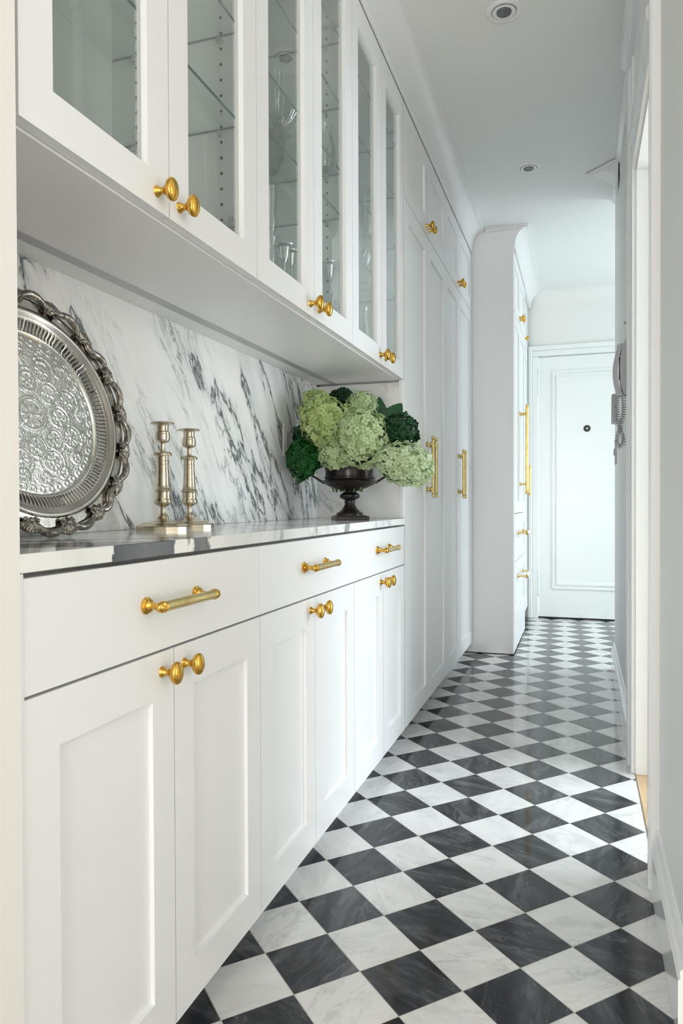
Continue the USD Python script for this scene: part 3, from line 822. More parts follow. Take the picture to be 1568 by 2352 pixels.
# ------------------------------------------------------------------ projecting panelled refrigerator cabinet, narrow cabinet by the door
XF = -0.416
c = thing('refrigerator_cabinet', 'white panelled refrigerator cabinet projecting into the corridor with tall brass pulls', 'cabinet', (XF, 4.82, 0))
obj('side_panel', bx(XB + 0.002, XF - 0.002, 4.822, 4.842, 0.005, 2.655, 0.0015), M['cabinet'], c, False)
obj('shadow_gap', bx(XB + 0.01, XF - 0.004, 4.8225, 4.84, 0.0003, 0.005), M['dark'], c, False)
obj('body', bx(XB + 0.002, XF - 0.022, 4.842, 5.795, 0.004, 2.655), M['cabinet'], c, False)
shaker_door(c, XF, 4.844, 5.318, 2.262, 2.640, knob=(5.282, 2.306), name='upper_door', st=0.06)
shaker_door(c, XF, 5.318, 5.795, 2.262, 2.640, knob=(5.354, 2.306), name='upper_door', st=0.06)
shaker_door(c, XF, 4.844, 5.318, 0.925, 2.256, pull=(5.278, 1.065, 1.690, 0.250, 0.0095, 0.050), pullmat='brass_pale', st=0.075)
shaker_door(c, XF, 5.318, 5.795, 0.925, 2.256, pull=(5.358, 1.065, 1.690, 0.250, 0.0095, 0.050), pullmat='brass_pale', st=0.075)
for z0, z1, zb in ((0.606, 0.920, 0.786), (0.200, 0.602, 0.488)):
    fr, pn = shaker(XF, 4.845, 5.794, z0, z1, 0.07, 0.07)
    dd = obj('drawer', fr, M['cabinet'], c, False)
    obj('panel', pn, M['cabinet'], dd, False)
    rod, posts, caps = bar_mesh(XF, 5.33, zb, 0.40, over=0.02, r=0.011, out=0.060)
    obj('handle_bar', rod, M['acrylic'], dd, 40, label='white handle bar')
    for q in posts:
        obj('handle_post', q, M['brass_pale'], dd, 40, label='pale brass handle post')
    for q in caps:
        obj('handle_cap', q, M['brass_pale'], dd, 40, label='pale brass end cap')
obj('plinth', bx(XF - 0.022, XF, 4.845, 5.794, 0.008, 0.196, 0.001), M['cabinet'], c, False)
c = thing('pantry_cabinet', 'narrow white cabinet beside the entrance door with one knob and one pull', 'cabinet', (-0.436, 5.797, 0))
XN = -0.436
obj('body', bx(XB + 0.002, XN - 0.022, 5.797, 6.395, 0.10, 2.655), M['cabinet'], c, False)
obj('toe_kick', bx(XB + 0.01, XN - 0.07, 5.798, 6.394, 0.0005, 0.10), M['cabinet'], c, False)
shaker_door(c, XN, 5.797, 6.395, 2.262, 2.640, knob=(5.96, 2.306), name='upper_door')
shaker_door(c, XN, 5.797, 6.395, 0.105, 2.256, pull=(6.02, 1.045, 1.30, 0.10, 0.007, 0.044), pullmat='brass_pale')

# ------------------------------------------------------------------ ceiling downlights
dl0 = None
for k, yy in enumerate((2.715, 4.02, 1.41)):
    lab = ('round white recessed downlight nearest the camera in the ceiling', 'round white recessed downlight farther along the ceiling', 'round white recessed downlight above the near corridor')[k]
    if k:
        dup(dl0, (-0.268, yy, ZC), lab, 'recessed ceiling downlights')
        continue
    d = dl0 = thing('downlight', lab, 'ceiling light', (-0.268, yy, ZC), 'recessed ceiling downlights')
    ctr = (-0.268, yy, ZC)
    obj('outer_ring', lathe([(0.044, -0.0035), (0.052, -0.006), (0.060, -0.005), (0.0655, -0.0012), (0.0655, 0.0)], 48, ctr), M['trim'], d, 40)
    obj('gap_ring', lathe([(0.0425, -0.0045), (0.0445, -0.0045), (0.0445, -0.001)], 48, ctr), M['dark'], d, 40)
    obj('inner_ring', lathe([(0.026, -0.004), (0.034, -0.0075), (0.0425, -0.0055), (0.0425, -0.001)], 48, ctr), M['trim'], d, 40)
    obj('lens', lathe([(0.0, -0.0065), (0.015, -0.008), (0.026, -0.0082), (0.0275, -0.004)], 32, ctr), M['lightlens'], d, 40, label='dark unlit lamp lens')
# ------------------------------------------------------------------ oval silver tray leaning on the backsplash
A_, B_ = 0.285, 0.2458
tbot, ttop = np.array([-0.962, 1.155, 0.936]), np.array([-1.040, 1.155, 1.421])
tc = (tbot + ttop) / 2
ts = (ttop - tbot) / np.linalg.norm(ttop - tbot)
tn = np.cross([0, 1, 0], ts)


def tray_xf(u, v, w):
    return tc + np.multiply.outer(u, [0, 1.0, 0]) + np.multiply.outer(v, ts) + np.multiply.outer(w, tn)


def engraving(x, y):
    """Engraved height (0..1) over the unit disc."""
    r, th = np.hypot(x, y), np.arctan2(y, x)
    g = lambda d, s: np.exp(-(d / s) ** 2)
    h = g(r - 0.185, 0.012) + 0.8 * g(r - 0.215, 0.008)
    h += np.where(r < 0.16, 0.9 * np.clip(np.cos(8 * th), 0, 1) ** 0.7 * g(r - 0.10, 0.045), 0) + g(r, 0.028)
    for cnt, rad, off, s, lob in ((8, 0.41, 0.0, 0.115, 6), (8, 0.62, PI / 8, 0.125, 9), (16, 0.80, 0.1, 0.07, 5)):
        st = 2 * PI / cnt
        k = np.round((th - off) / st)
        a = k * st + off
        lx, ly = x - rad * np.cos(a), y - rad * np.sin(a)
        lr, lt = np.hypot(lx, ly), np.arctan2(ly, lx) - a
        h += np.where(lr < s * 1.3, 0.9 * g(lr - s, 0.010) + 0.8 * np.clip(np.cos(lob * lt), 0, 1) * g(lr - 0.55 * s, 0.28 * s) + g(lr, 0.16 * s), 0)
        h += 0.55 * np.clip(np.sin(lt + 26 * lr / s * 0.35), 0, 1) ** 3 * g(lr - 1.45 * s, 0.3 * s)
    k = np.round(th / (2 * PI / 44)) * (2 * PI / 44)
    lx, ly = x - 0.93 * np.cos(k), y - 0.93 * np.sin(k)
    h += 0.8 * g(np.hypot(lx, ly) - 0.035, 0.010)
    nz = meshkit.fbm(np.stack([x * 9, y * 9, 0 * x], -1), 3, 5)
    h += 0.28 * np.clip(np.sin(nz * 70), 0, 1) * (r < 0.97)
    return np.clip(h, 0, 1.3)


tray = thing('serving_tray', 'large oval engraved silver tray with a scrolled rim leaning against the marble', 'tray', tuple(tbot))
nr, nt = 120, 420
RI = 0.655
rr = np.linspace(0.004, 1, nr)
tt = np.arange(nt) / nt * 2 * PI
R2, T2_ = np.meshgrid(rr, tt, indexing='ij')
hgt = engraving(R2 * np.cos(T2_), R2 * np.sin(T2_))
V = tray_xf((R2 * np.cos(T2_) * A_ * RI).ravel(), (R2 * np.sin(T2_) * B_ * RI).ravel(), (-0.020 + 0.0011 * hgt).ravel())


def ring_faces(nr, nt):
    F = []
    b = (np.arange(nt) + 1) % nt
    for i in range(nr - 1):
        a0, b0 = i * nt + np.arange(nt), i * nt + b
        F += [np.stack([a0, a0 + nt, b0 + nt], 1), np.stack([a0, b0 + nt, b0], 1)]
    return np.concatenate(F)


V = np.vstack([V, tray_xf(np.zeros(1), np.zeros(1), np.full(1, -0.019))])
F = np.vstack([ring_faces(nr, nt), np.stack([np.full(nt, nr * nt), np.arange(nt), (np.arange(nt) + 1) % nt], 1)])
obj('engraved_plate', trimesh.Trimesh(V, F, process=False), M['silver'], tray, True)


def swept_ring(prof, n=240):
    """prof: (fraction of the outer ellipse, w) polyline revolved around the tray."""
    prof = np.array(prof)
    th = np.arange(n) / n * 2 * PI
    U = np.outer(prof[:, 0], np.cos(th)) * A_
    W = np.outer(prof[:, 0], np.sin(th)) * B_
    return trimesh.Trimesh(tray_xf(U.ravel(), W.ravel(), np.repeat(prof[:, 1], n)), ring_faces(len(prof), n), process=False)


obj('inner_rim', swept_ring([(0.645, -0.0205), (0.650, -0.0185), (0.662, -0.0165), (0.672, -0.0150), (0.680, -0.0160), (0.682, -0.0185)]), M['silver'], tray, True)
bars = []
NB = 132
for k in range(NB):
    a = k * 2 * PI / NB
    for s in (-1, 1):
        a0, a1 = a - s * 0.0135, a + s * 0.0135
        pts = []
        for f, wv, aa in ((0.674, -0.0150, a0), (0.700, -0.0130, a + s * 0.004), (0.735, -0.0090, a + s * 0.004), (0.768, -0.0060, a1)):
            pts.append(tray_xf(np.array(math.cos(aa) * f * A_), np.array(math.sin(aa) * f * B_), np.array(wv)))
        bars.append(tube(pts, 0.0017, 5))
obj('pierced_gallery', bars, M['silver_rim'], tray, 60, kind='stuff')
obj('outer_rim', swept_ring([(0.750, -0.0090), (0.755, -0.0062), (0.765, -0.0052), (0.785, -0.0035), (0.805, 0.0010), (0.828, 0.0022), (0.842, 0.0000), (0.85, -0.0012)]), M['silver_rim'], tray, True)
obj('flange', swept_ring([(0.845, -0.0010), (0.87, -0.0022), (0.915, -0.0014), (0.938, -0.0025), (0.936, -0.0045), (0.84, -0.0055)]), M['silver'], tray, True)
NS = 16
for k in range(NS):
    a0 = 2 * PI * k / NS + 0.12
    span = 2 * PI / NS
    big = k % 3 != 1
    flip = 1 if k % 2 else -1
    P = []
    for s in np.linspace(0, 1, 34):
        if big:      # C-scroll bulging outwards, spiral ends
            aa = a0 + span * (0.10 + 0.80 * s)
            f = 0.905 + 0.068 * math.sin(PI * s) ** 0.8
        else:        # S-scroll
            aa = a0 + span * (0.08 + 0.84 * s)
            f = 0.925 + flip * 0.032 * math.sin(2 * PI * s) + 0.012 * math.sin(PI * s)
        P.append((aa, f, 0.003 + 0.002 * math.sin(PI * s)))
    pts = [tray_xf(np.array(math.cos(a) * f * A_), np.array(math.sin(a) * f * B_), np.array(w)) for a, f, w in P]
    ms = [tube(pts, 0.0074 * (0.62 + 0.5 * np.sin(PI * np.linspace(0, 1, 34))), 8)]
    hi = [tray_xf(np.array(math.cos(a) * (f - 0.020) * A_), np.array(math.sin(a) * (f - 0.020) * B_), np.array(w + 0.0025)) for a, f, w in P]
    ms.append(tube(hi, 0.0016, 6))
    for e, sg in ((0, 1), (-1, -1)):
        a, f, w = P[e]
        c0 = tray_xf(np.array(math.cos(a + sg * 0.012) * (f - 0.012) * A_), np.array(math.sin(a + sg * 0.012) * (f - 0.012) * B_), np.array(w + 0.001))
        sp = []
        for q in np.linspace(0, 1, 22):
            ph = q * 3.4 * PI
            rad = 0.0075 * (1 - 0.85 * q)
            sp.append(c0 + rad * (math.cos(ph) * np.array([0, 1.0, 0]) + math.sin(ph) * ts) + tn * 0.003 * q)
        ms.append(tube(sp, 0.0026, 6))
        ms.append(ball(c0 + tn * 0.004, 0.0032, 1))
    if big:          # gadrooned fringe on the outer side of the scroll
        for q in np.linspace(0.18, 0.82, 11):
            a = a0 + span * (0.10 + 0.80 * q)
            f = 0.905 + 0.062 * math.sin(PI * q) ** 0.8
            p0 = tray_xf(np.array(math.cos(a) * f * A_), np.array(math.sin(a) * f * B_), np.array(0.004))
            p1 = tray_xf(np.array(math.cos(a + 0.01) * (f + 0.034) * A_), np.array(math.sin(a + 0.01) * (f + 0.034) * B_), np.array(-0.001))
            ms.append(tube([p0, (p0 + p1) / 2 + tn * 0.002, p1], [0.0022, 0.0026, 0.0014], 5))
    obj('scroll', ms, M['silver_dark'], tray, 60)
    # leaf cluster between scrolls
    ms = []
    for q in range(7):
        ang = a0 + (q - 3) * 0.020
        ln = 0.052 - 0.006 * abs(q - 3)
        p0 = tray_xf(np.array(math.cos(a0) * 0.895 * A_), np.array(math.sin(a0) * 0.895 * B_), np.array(0.002))
        p1 = tray_xf(np.array(math.cos(ang) * (0.900 + ln) * A_), np.array(math.sin(ang) * (0.900 + ln) * B_), np.array(0.007))
        p2 = tray_xf(np.array(math.cos(ang * 1.0 + (q - 3) * 0.006) * (0.925 + ln * 1.15) * A_), np.array(math.sin(ang + (q - 3) * 0.006) * (0.925 + ln * 1.15) * B_), np.array(0.003))
        ms.append(tube([p0, p1, p2], [0.0036, 0.0052, 0.0038], 6))
        ms.append(ball(p2, 0.0044, 1))
    ms.append(ball(tray_xf(np.array(math.cos(a0) * 0.90 * A_), np.array(math.sin(a0) * 0.90 * B_), np.array(0.005)), 0.0058, 2))
    obj('leaf_cluster', ms, M['silver_dark'], tray, 60)

# ------------------------------------------------------------------ candlesticks
CS = [(450, 1985), (452, 1925), (440, 1908), (350, 1868), (345, 1862), (300, 1850), (180, 1822), (130, 1800), (92, 1788), (100, 1772), (96, 1758), (82, 1735), (66, 1712), (52, 1695), (47, 1650), (49, 1600), (60, 1580), (100, 1562),
      (140, 1535), (152, 1505), (146, 1478), (134, 1450), (129, 1420), (130, 1402), (127, 1400), (128, 1342), (132, 1330), (130, 1326), (146, 1318), (152, 1302), (143, 1284), (126, 1264), (122, 1258), (124, 1244), (116, 1232), (116, 1215), (112, 1180),
      (98, 880), (100, 866), (97, 862), (97, 808), (100, 804), (97, 798), (98, 740), (104, 720), (147, 716), (152, 704), (146, 676), (128, 652), (100, 642), (52, 634), (42, 610), (37, 560), (40, 520), (48, 500), (86, 488), (112, 470), (124, 445), (127, 400),
      (126, 352), (116, 346), (121, 334), (121, 314), (112, 306), (105, 296), (101, 250), (104, 205), (118, 186), (196, 178), (206, 164), (198, 148), (150, 140), (100, 140), (92, 150), (90, 190)]
K = 1 / 7060.0


def candlestick(loc, label):
    c = thing('candlestick', label, 'candlestick', loc, 'pewter candlesticks')
    prof = [(r * K, (1985 - v) * K) for r, v in CS]
    nb = 7
    base = lathe(prof[:nb], 14, loc)
    obj('base', base, M['nickel'], c, False)
    fl = lambda R, H, th: R * (1 + np.where((H > (1985 - 712) * K) & (H < (1985 - 655) * K), 0.035 * np.cos(28 * th), 0))
    up = lathe([(0.03, prof[nb - 1][1] - 0.001)] + prof[nb - 1:nb + 43], 56, loc, warp=fl)
    obj('stem', up, M['nickel'], c, 35)
    obj('candle_cup', lathe(prof[nb + 42:], 40, loc), M['nickel'], c, 35)
    return c


c1 = candlestick((-0.962, 1.528, 0.935), 'tall pewter candlestick on the counter, nearer the silver tray')
dup(c1, (-0.985, 1.692, 0.935), 'tall pewter candlestick on the counter, farther from the silver tray')

# ------------------------------------------------------------------ dark bronze urn
UX, UY, UZ = -0.828, 2.600, 0.935
KU = 1 / 2380.0
urn = thing('urn', 'dark bronze footed urn vase with thin handles holding the hydrangeas', 'vase', (UX, UY, UZ))
pl = [bx(-0.062, 0.062, -0.062, 0.062, 0, 0.0135, 0.0012), bx(-0.054, 0.054, -0.054, 0.054, 0.0135, 0.0165, 0.001)]
rot = trimesh.transformations.rotation_matrix(math.radians(28), [0, 0, 1])
for m in pl:
    m.apply_transform(rot)
    m.apply_translation([UX, UY, UZ])
obj('plinth', pl, M['urn'], urn, False)
UP = [(125, 1426), (125, 1415), (116, 1400), (104, 1395), (84, 1380), (66, 1360), (53, 1340), (46, 1325), (44, 1316), (50, 1312), (50, 1298), (45, 1294), (46, 1288), (62, 1280), (86, 1268), (93, 1254), (90, 1240), (72, 1226), (58, 1216), (56, 1208)]
obj('foot', lathe([(r * KU, (1463 - v) * KU) for r, v in UP], 48, (UX, UY, UZ)), M['urn'], urn, 35)
BP = [(56, 1210), (70, 1204), (110, 1192), (150, 1178), (190, 1160), (220, 1143), (238, 1130), (246, 1120), (240, 1110), (228, 1104), (224, 1096), (230, 1090), (230, 1082), (223, 1076), (220, 1050), (222, 1020), (230, 985), (246, 957), (272, 940), (298, 932), (302, 926), (294, 921), (270, 930), (240, 952), (222, 985), (212, 1020), (210, 1080), (190, 1130), (100, 1180)]
gad = lambda R, H, th: R * (1 - np.where((H < (1463 - 1132) * KU), 0.045 * (1 - np.abs(np.cos(22 * th))) ** 1.5 * 1.3, 0))
obj('bowl', lathe([(r * KU, (1463 - v) * KU) for r, v in BP], 264, (UX, UY, UZ), warp=gad), M['urn'], urn, 40)
hd_ = np.array([0.93, 0.36, 0])
for s in (-1, 1):
    pts = [np.array([UX, UY, UZ]) + s * hd_ * r * KU + np.array([0, 0, (1463 - v) * KU]) for r, v in ((236, 1128), (252, 1120), (300, 1090), (345, 1062), (372, 1030), (372, 990), (340, 955), (300, 932))]
    obj('handle', [tube(spline(pts, 24), 0.0042, 8), ball(pts[0], 0.0058, 1)], M['urn'], urn, 50)


# ------------------------------------------------------------------ hydrangeas
def floret_template(L=0.0150, Wd=0.0072):
    V, F = [], []
    for k in range(4):
        a = k * PI / 2
        pts = np.array([(0.0012, 0, 0), (L * 0.42, Wd * 0.85, 0.0022), (L * 0.45, 0, 0.0008), (L * 0.42, -Wd * 0.85, 0.0022), (L * 0.80, Wd * 0.72, 0.0020), (L * 0.80, -Wd * 0.72, 0.0020), (L, 0, -0.0006)])
        R_ = np.array([[math.cos(a), -math.sin(a), 0], [math.sin(a), math.cos(a), 0], [0, 0, 1]])
        b = len(V)
        V += list(pts @ R_.T)
        F += [[b, b + 3, b + 2], [b, b + 2, b + 1], [b + 2, b + 3, b + 5], [b + 2, b + 5, b + 6], [b + 2, b + 6, b + 4], [b + 2, b + 4, b + 1]]
    return np.array(V), np.array(F)


FT = floret_template()


def bloom_mesh(c, axis, r, ln, n, seed, size=1.0, conical=0.0):
    """Florets over an ellipsoid (radius r, half length ln along axis)."""
    g = np.random.default_rng(seed)
    axis = np.array(axis, float) / np.linalg.norm(axis)
    e1 = np.cross(axis, [0.3, 0.9, 0.2])
    e1 /= np.linalg.norm(e1)
    e2 = np.cross(axis, e1)
    VV, FF = [], []
    ga = PI * (3 - math.sqrt(5))
    for i in range(n):
        z = 1 - 2 * (i + 0.5) / n
        ph = i * ga + g.normal(0, 0.25)
        q = math.sqrt(max(0, 1 - z * z))
        d = np.array([q * math.cos(ph), q * math.sin(ph), z])
        taper = 1 - conical * max(0, d[2])
        j = 1 + g.normal(0, 0.055)
        p = c + j * (r * taper * (d[0] * e1 + d[1] * e2) + ln * d[2] * axis)
        nn = d[0] / r * e1 + d[1] / r * e2 + d[2] / ln * axis
        nn = nn / np.linalg.norm(nn) + g.normal(0, 0.33, 3)
        nn /= np.linalg.norm(nn)
        t1 = np.cross(nn, g.normal(0, 1, 3))
        t1 /= np.linalg.norm(t1)
        t2 = np.cross(nn, t1)
        s = size * g.uniform(0.78, 1.16)
        v = FT[0].copy()
        v[:, 2] *= g.uniform(-0.6, 2.2)
        VV.append(p + s * (v @ np.stack([t1, t2, nn])))
        FF.append(FT[1] + i * len(FT[0]))
    return trimesh.Trimesh(np.concatenate(VV), np.concatenate(FF), process=False)


MOUTH = np.array([UX, UY, UZ + 0.205])


def hydrangea(label, c, axis, r, ln, n, m, seed, size=1.0, conical=0.0, core=None):
    c = np.array(c)
    h = thing('hydrangea', label, 'flower', tuple(c), 'hydrangea blooms in the urn')
    obj('florets', bloom_mesh(c, axis, r, ln, n, seed, size, conical), M[m], h, False, kind='stuff')
    ax = np.array(axis, float) / np.linalg.norm(axis)
    co = ball((0, 0, 0), 1.0, 3)
    e = co.vertices
    co.vertices = c + 0.74 * (r * (e - np.outer(e @ ax, ax)) + ln * np.outer(e @ ax, ax))
    obj('flower_core', co, M[core or m], h, True)
    foot = MOUTH + np.array([0.35 * (c[0] - MOUTH[0]), 0.35 * (c[1] - MOUTH[1]), -0.10])
    foot[:2] = MOUTH[:2] + np.clip(foot[:2] - MOUTH[:2], -0.05, 0.05)
    mid = (c + MOUTH) / 2 + np.array([0, 0, 0.02])
    obj('stem', tube(spline([foot, (foot + mid) / 2 + [0, 0, 0.02], mid, c], 14), 0.0035, 7), M['stem'], h, True)
    return h


hydrangea('lime green hydrangea panicle, the tallest and leftmost light bloom', (-0.905, 2.535, 1.300), (-0.50, -0.05, 0.86), 0.088, 0.124, 380, 'petal_lime', 1, 1.0, 0.30)
hydrangea('pale green hydrangea in the middle drooping over the front of the urn rim', (-0.752, 2.500, 1.232), (-0.25, -0.1, 1), 0.092, 0.104, 340, 'petal_pale', 2)
hydrangea('small pale green hydrangea behind the middle one at the top', (-0.792, 2.640, 1.362), (0, 0, 1), 0.060, 0.060, 170, 'petal_pale', 3, 0.9)
hydrangea('whitish green hydrangea hanging out to the right in front of the tall cabinet', (-0.590, 2.500, 1.135), (0.9, 0.15, -0.25), 0.072, 0.098, 330, 'petal_light', 4)
hydrangea('dark green round hydrangea on the right above the whitish one', (-0.620, 2.560, 1.256), (0, 0, 1), 0.062, 0.064, 230, 'petal_dark', 5, 0.85)
hydrangea('bright green hydrangea hanging at the lower left of the urn', (-0.966, 2.470, 1.160), (0.2, 0, -1), 0.056, 0.066, 200, 'petal_bright', 6, 0.9)
hydrangea('deep green hydrangea half hidden behind the top blooms', (-0.885, 2.680, 1.395), (0, 0, 1), 0.048, 0.048, 130, 'petal_dark', 7, 0.85)
hydrangea('deep green hydrangea in the shade behind the lime panicle', (-1.000, 2.590, 1.255), (0, 0, 1), 0.044, 0.044, 120, 'petal_dark', 8, 0.85)
hydrangea('small pale hydrangea tucked between the lime and middle blooms at the rim', (-0.850, 2.500, 1.178), (1, 0, 0.2), 0.050, 0.062, 170, 'petal_pale', 9)


def leaf_mesh(p0, p1, width, up):
    p0, p1, up = np.array(p0, float), np.array(p1, float), np.array(up, float)
    ax = p1 - p0
    L = np.linalg.norm(ax)
    ax /= L
    sd = np.cross(ax, up)
    sd /= np.linalg.norm(sd)
    nn = np.cross(sd, ax)
    ts_ = np.linspace(0, 1, 24)
    V, F = [], []
    for i, q in enumerate(ts_):
        w = width * (math.sin(PI * q ** 0.75) ** 0.8) * (1 + 0.10 * (i % 2)) + 0.0004
        cpt = p0 + ax * L * q - nn * 0.012 * q * q
        for s in (-1, -0.5, 0, 0.5, 1):
            V.append(cpt + sd * w * s + nn * (0.16 * w * abs(s) + (0.0012 if i % 3 == 0 and abs(s) > 0.2 else 0)))
    n = 5
    for i in range(len(ts_) - 1):
        for j in range(n - 1):
            a = i * n + j
            F += [[a, a + 1, a + n + 1], [a, a + n + 1, a + n]]
    m = trimesh.Trimesh(np.array(V), F, process=False)
    back = trimesh.Trimesh(np.array(V) - nn * 0.0006, np.array(F)[:, ::-1], process=False)
    return cat_([m, back])


for lab, p0, p1, w, up in (
        ('upright serrated dark leaf rising behind the right of the bouquet', (-0.72, 2.64, 1.27), (-0.728, 2.67, 1.408), 0.030, (0.5, -0.85, 0.0)),
        ('broad dark leaf leaning right above the round dark hydrangea', (-0.70, 2.62, 1.28), (-0.640, 2.665, 1.378), 0.034, (0.3, -0.9, 0.2)),
        ('dark leaf under the bright green hydrangea at the lower left', (-0.93, 2.53, 1.17), (-0.998, 2.47, 1.068), 0.026, (0.3, -0.9, 0.2)),
        ('dark leaf beneath the whitish hydrangea at the right of the urn', (-0.70, 2.56, 1.17), (-0.640, 2.50, 1.085), 0.030, (0.5, -0.8, 0.3)),
        ('dark leaf behind the bright hydrangea near the switch plate', (-0.92, 2.56, 1.20), (-1.035, 2.54, 1.290), 0.034, (0.5, -0.85, 0.0)),
        ('dark leaf between the left hydrangea and the urn rim', (-0.90, 2.53, 1.17), (-0.958, 2.50, 1.125), 0.024, (0.4, -0.9, 0.1))):
    h = thing('hydrangea_leaf', lab, 'leaf', p0, 'leaves in the urn')
    obj('blade', leaf_mesh(p0, p1, w, up), M['leaf'], h, True)
    foot = MOUTH + np.array([0.2 * (p0[0] - MOUTH[0]), 0.2 * (p0[1] - MOUTH[1]), -0.06])
    obj('stem', tube(spline([foot, (foot + np.array(p0)) / 2 + [0, 0, 0.015], np.array(p0)], 10), 0.0022, 6), M['stem'], h, True)

# ------------------------------------------------------------------ wall plates on the backsplash
c = thing('outlet_plate', 'white outlet plate on the marble backsplash left of the flowers', 'outlet', (XB, 2.535, 1.236))
obj('plate', bx(XB + 0.0002, XB + 0.007, 2.498, 2.572, 1.174, 1.298, 0.002), plain('outlet_white', (0.80, 0.80, 0.79), 0.35), c, False)
obj('socket_insert', bx(XB + 0.006, XB + 0.0085, 2.518, 2.552, 1.203, 1.269, 0.001), M['plate'], c, False)

# ------------------------------------------------------------------ right wall: intercom phone, panels
PY0, PY1 = 3.41, 3.475
ph = thing('intercom_phone', 'grey wall intercom with a curved handset hanging on the right wall', 'telephone', (XR, 3.44, 1.466))


def rounded_xz(pts, y0, y1, b=0.006):
    p = Polygon(pts).buffer(-b).buffer(b, quad_segs=4)
    ins = p.buffer(-b * 0.7)
    ms = []
    for q, a0, a1 in ((ins, y0, y0 + b), (p, y0 + b, y1 - b), (ins, y1 - b, y1)):
        ms.append(np.array([(x, yy, z) for x, z in q.exterior.coords for yy in (a0, a1)]))
    m = trimesh.creation.extrude_polygon(p, y1 - y0, engine='earcut')
    v = m.vertices
    return fix(trimesh.Trimesh(np.column_stack([v[:, 0], v[:, 2] + y0, v[:, 1]]), m.faces[:, ::-1], process=False))


zz = np.linspace(1.470, 1.702, 24)
s_ = np.linspace(0, 1, 24)
front = XR - 0.010 - 0.018 * np.sin(PI * s_) ** 0.6
obj('base', rounded_xz([(XR - 0.0005, 1.470)] + list(zip(front, zz)) + [(XR - 0.0005, 1.702)], PY0, PY1, 0.003), M['phone'], ph, 40)
outer = XR - 0.027 - 0.030 * np.sin(PI * np.clip(s_ * 0.92 + 0.06, 0, 1)) ** 0.75
inner = outer + 0.019
hs = rounded_xz(list(zip(outer, np.linspace(1.466, 1.696, 24))) + list(zip(inner, np.linspace(1.466, 1.696, 24)))[::-1], PY0 + 0.006, PY1 - 0.006, 0.004)
hh = obj('handset', hs, M['phone'], ph, 40)
obj('earpiece', [bx(XR - 0.040, XR - 0.022, PY0 + 0.010, PY1 - 0.010, 1.650, 1.692, 0.004), bx(XR - 0.040, XR - 0.020, PY0 + 0.010, PY1 - 0.010, 1.470, 1.512, 0.004)], M['phone'], hh, False)
obj('button_strip', bx(XR - 0.0315, XR - 0.026, PY0 + 0.018, PY1 - 0.018, 1.540, 1.640, 0.001), M['phone_dark'], ph, False, label='dark button strip behind the handset')
path = spline([(XR - 0.036, 3.44, 1.468), (XR - 0.040, 3.44, 1.43), (XR - 0.036, 3.44, 1.38), (XR - 0.026, 3.44, 1.325), (XR - 0.014, 3.45, 1.285), (XR - 0.015, 3.45, 1.255), (XR - 0.028, 3.445, 1.243), (XR - 0.040, 3.435, 1.262), (XR - 0.036, 3.43, 1.295),
               (XR - 0.024, 3.43, 1.335), (XR - 0.014, 3.43, 1.38), (XR - 0.012, 3.43, 1.43), (XR - 0.012, 3.435, 1.472)], 1100)
tg = np.gradient(path, axis=0)
tg /= np.linalg.norm(tg, axis=1, keepdims=True)
nv = np.cross(tg, [0, 1.0, 0])
nv /= np.linalg.norm(nv, axis=1, keepdims=True)
bv = np.cross(tg, nv)
phs = np.linspace(0, 46 * 2 * PI, 1100)
obj('coiled_cord', tube(path + 0.0078 * (np.cos(phs)[:, None] * nv + np.sin(phs)[:, None] * bv), 0.0023, 5), M['phone'], ph, True, label='grey coiled cord')
c = thing('thermostat_box', 'small grey box on the right wall near its far end, beyond the phone', 'wall control', (XR, 4.42, 1.446))
obj('housing', bx(XR - 0.026, XR, 4.36, 4.47, 1.446, 1.607, 0.003), M['plate'], c, False)
obj('back_plate', bx(XR - 0.003, XR, 4.352, 4.478, 1.438, 1.612, 0.001), M['phone'], c, False)
c = thing('switch_plate', 'grey light switch plate low on the right wall near its far end', 'light switch', (XR, 4.42, 1.213))
obj('plate', bx(XR - 0.007, XR, 4.37, 4.47, 1.213, 1.350, 0.002), M['plate'], c, False)
obj('toggle', bx(XR - 0.014, XR - 0.006, 4.41, 4.43, 1.262, 1.302, 0.002), M['plate'], c, False)
c = thing('access_panel', 'flush painted panel door on the right wall above the phone', 'panel', (XR, 3.45, 1.70))
obj('door', bx(XR - 0.004, XR, 3.33, 3.56, 1.715, 1.90, 0.001), M['wall'], c, False)
obj('knob', ball((XR - 0.008, 3.40, 1.78), 0.006, 1), M['phone'], c, True)
obj('edge_gap', bx(XR - 0.0035, XR - 0.0001, 3.322, 3.33, 1.715, 1.90), M['dark'], c, False)

# ------------------------------------------------------------------ things in the glass cabinets
def glass(name, label, cat, loc, prof, n=40, m='crystal', warp=None, group=None):
    g = thing(name, label, cat, loc, group)
    k = int(np.argmax([h for _, h in prof])) + 1   # the outer skin only, open at the top
    me = lathe(prof[:k], n, loc, warp=warp)
    top = len(me.vertices) - 1
    me = trimesh.Trimesh(me.vertices, me.faces[~(me.faces == top).any(1)], process=False)
    obj('glass', me, M[m], g, 40)
    return g


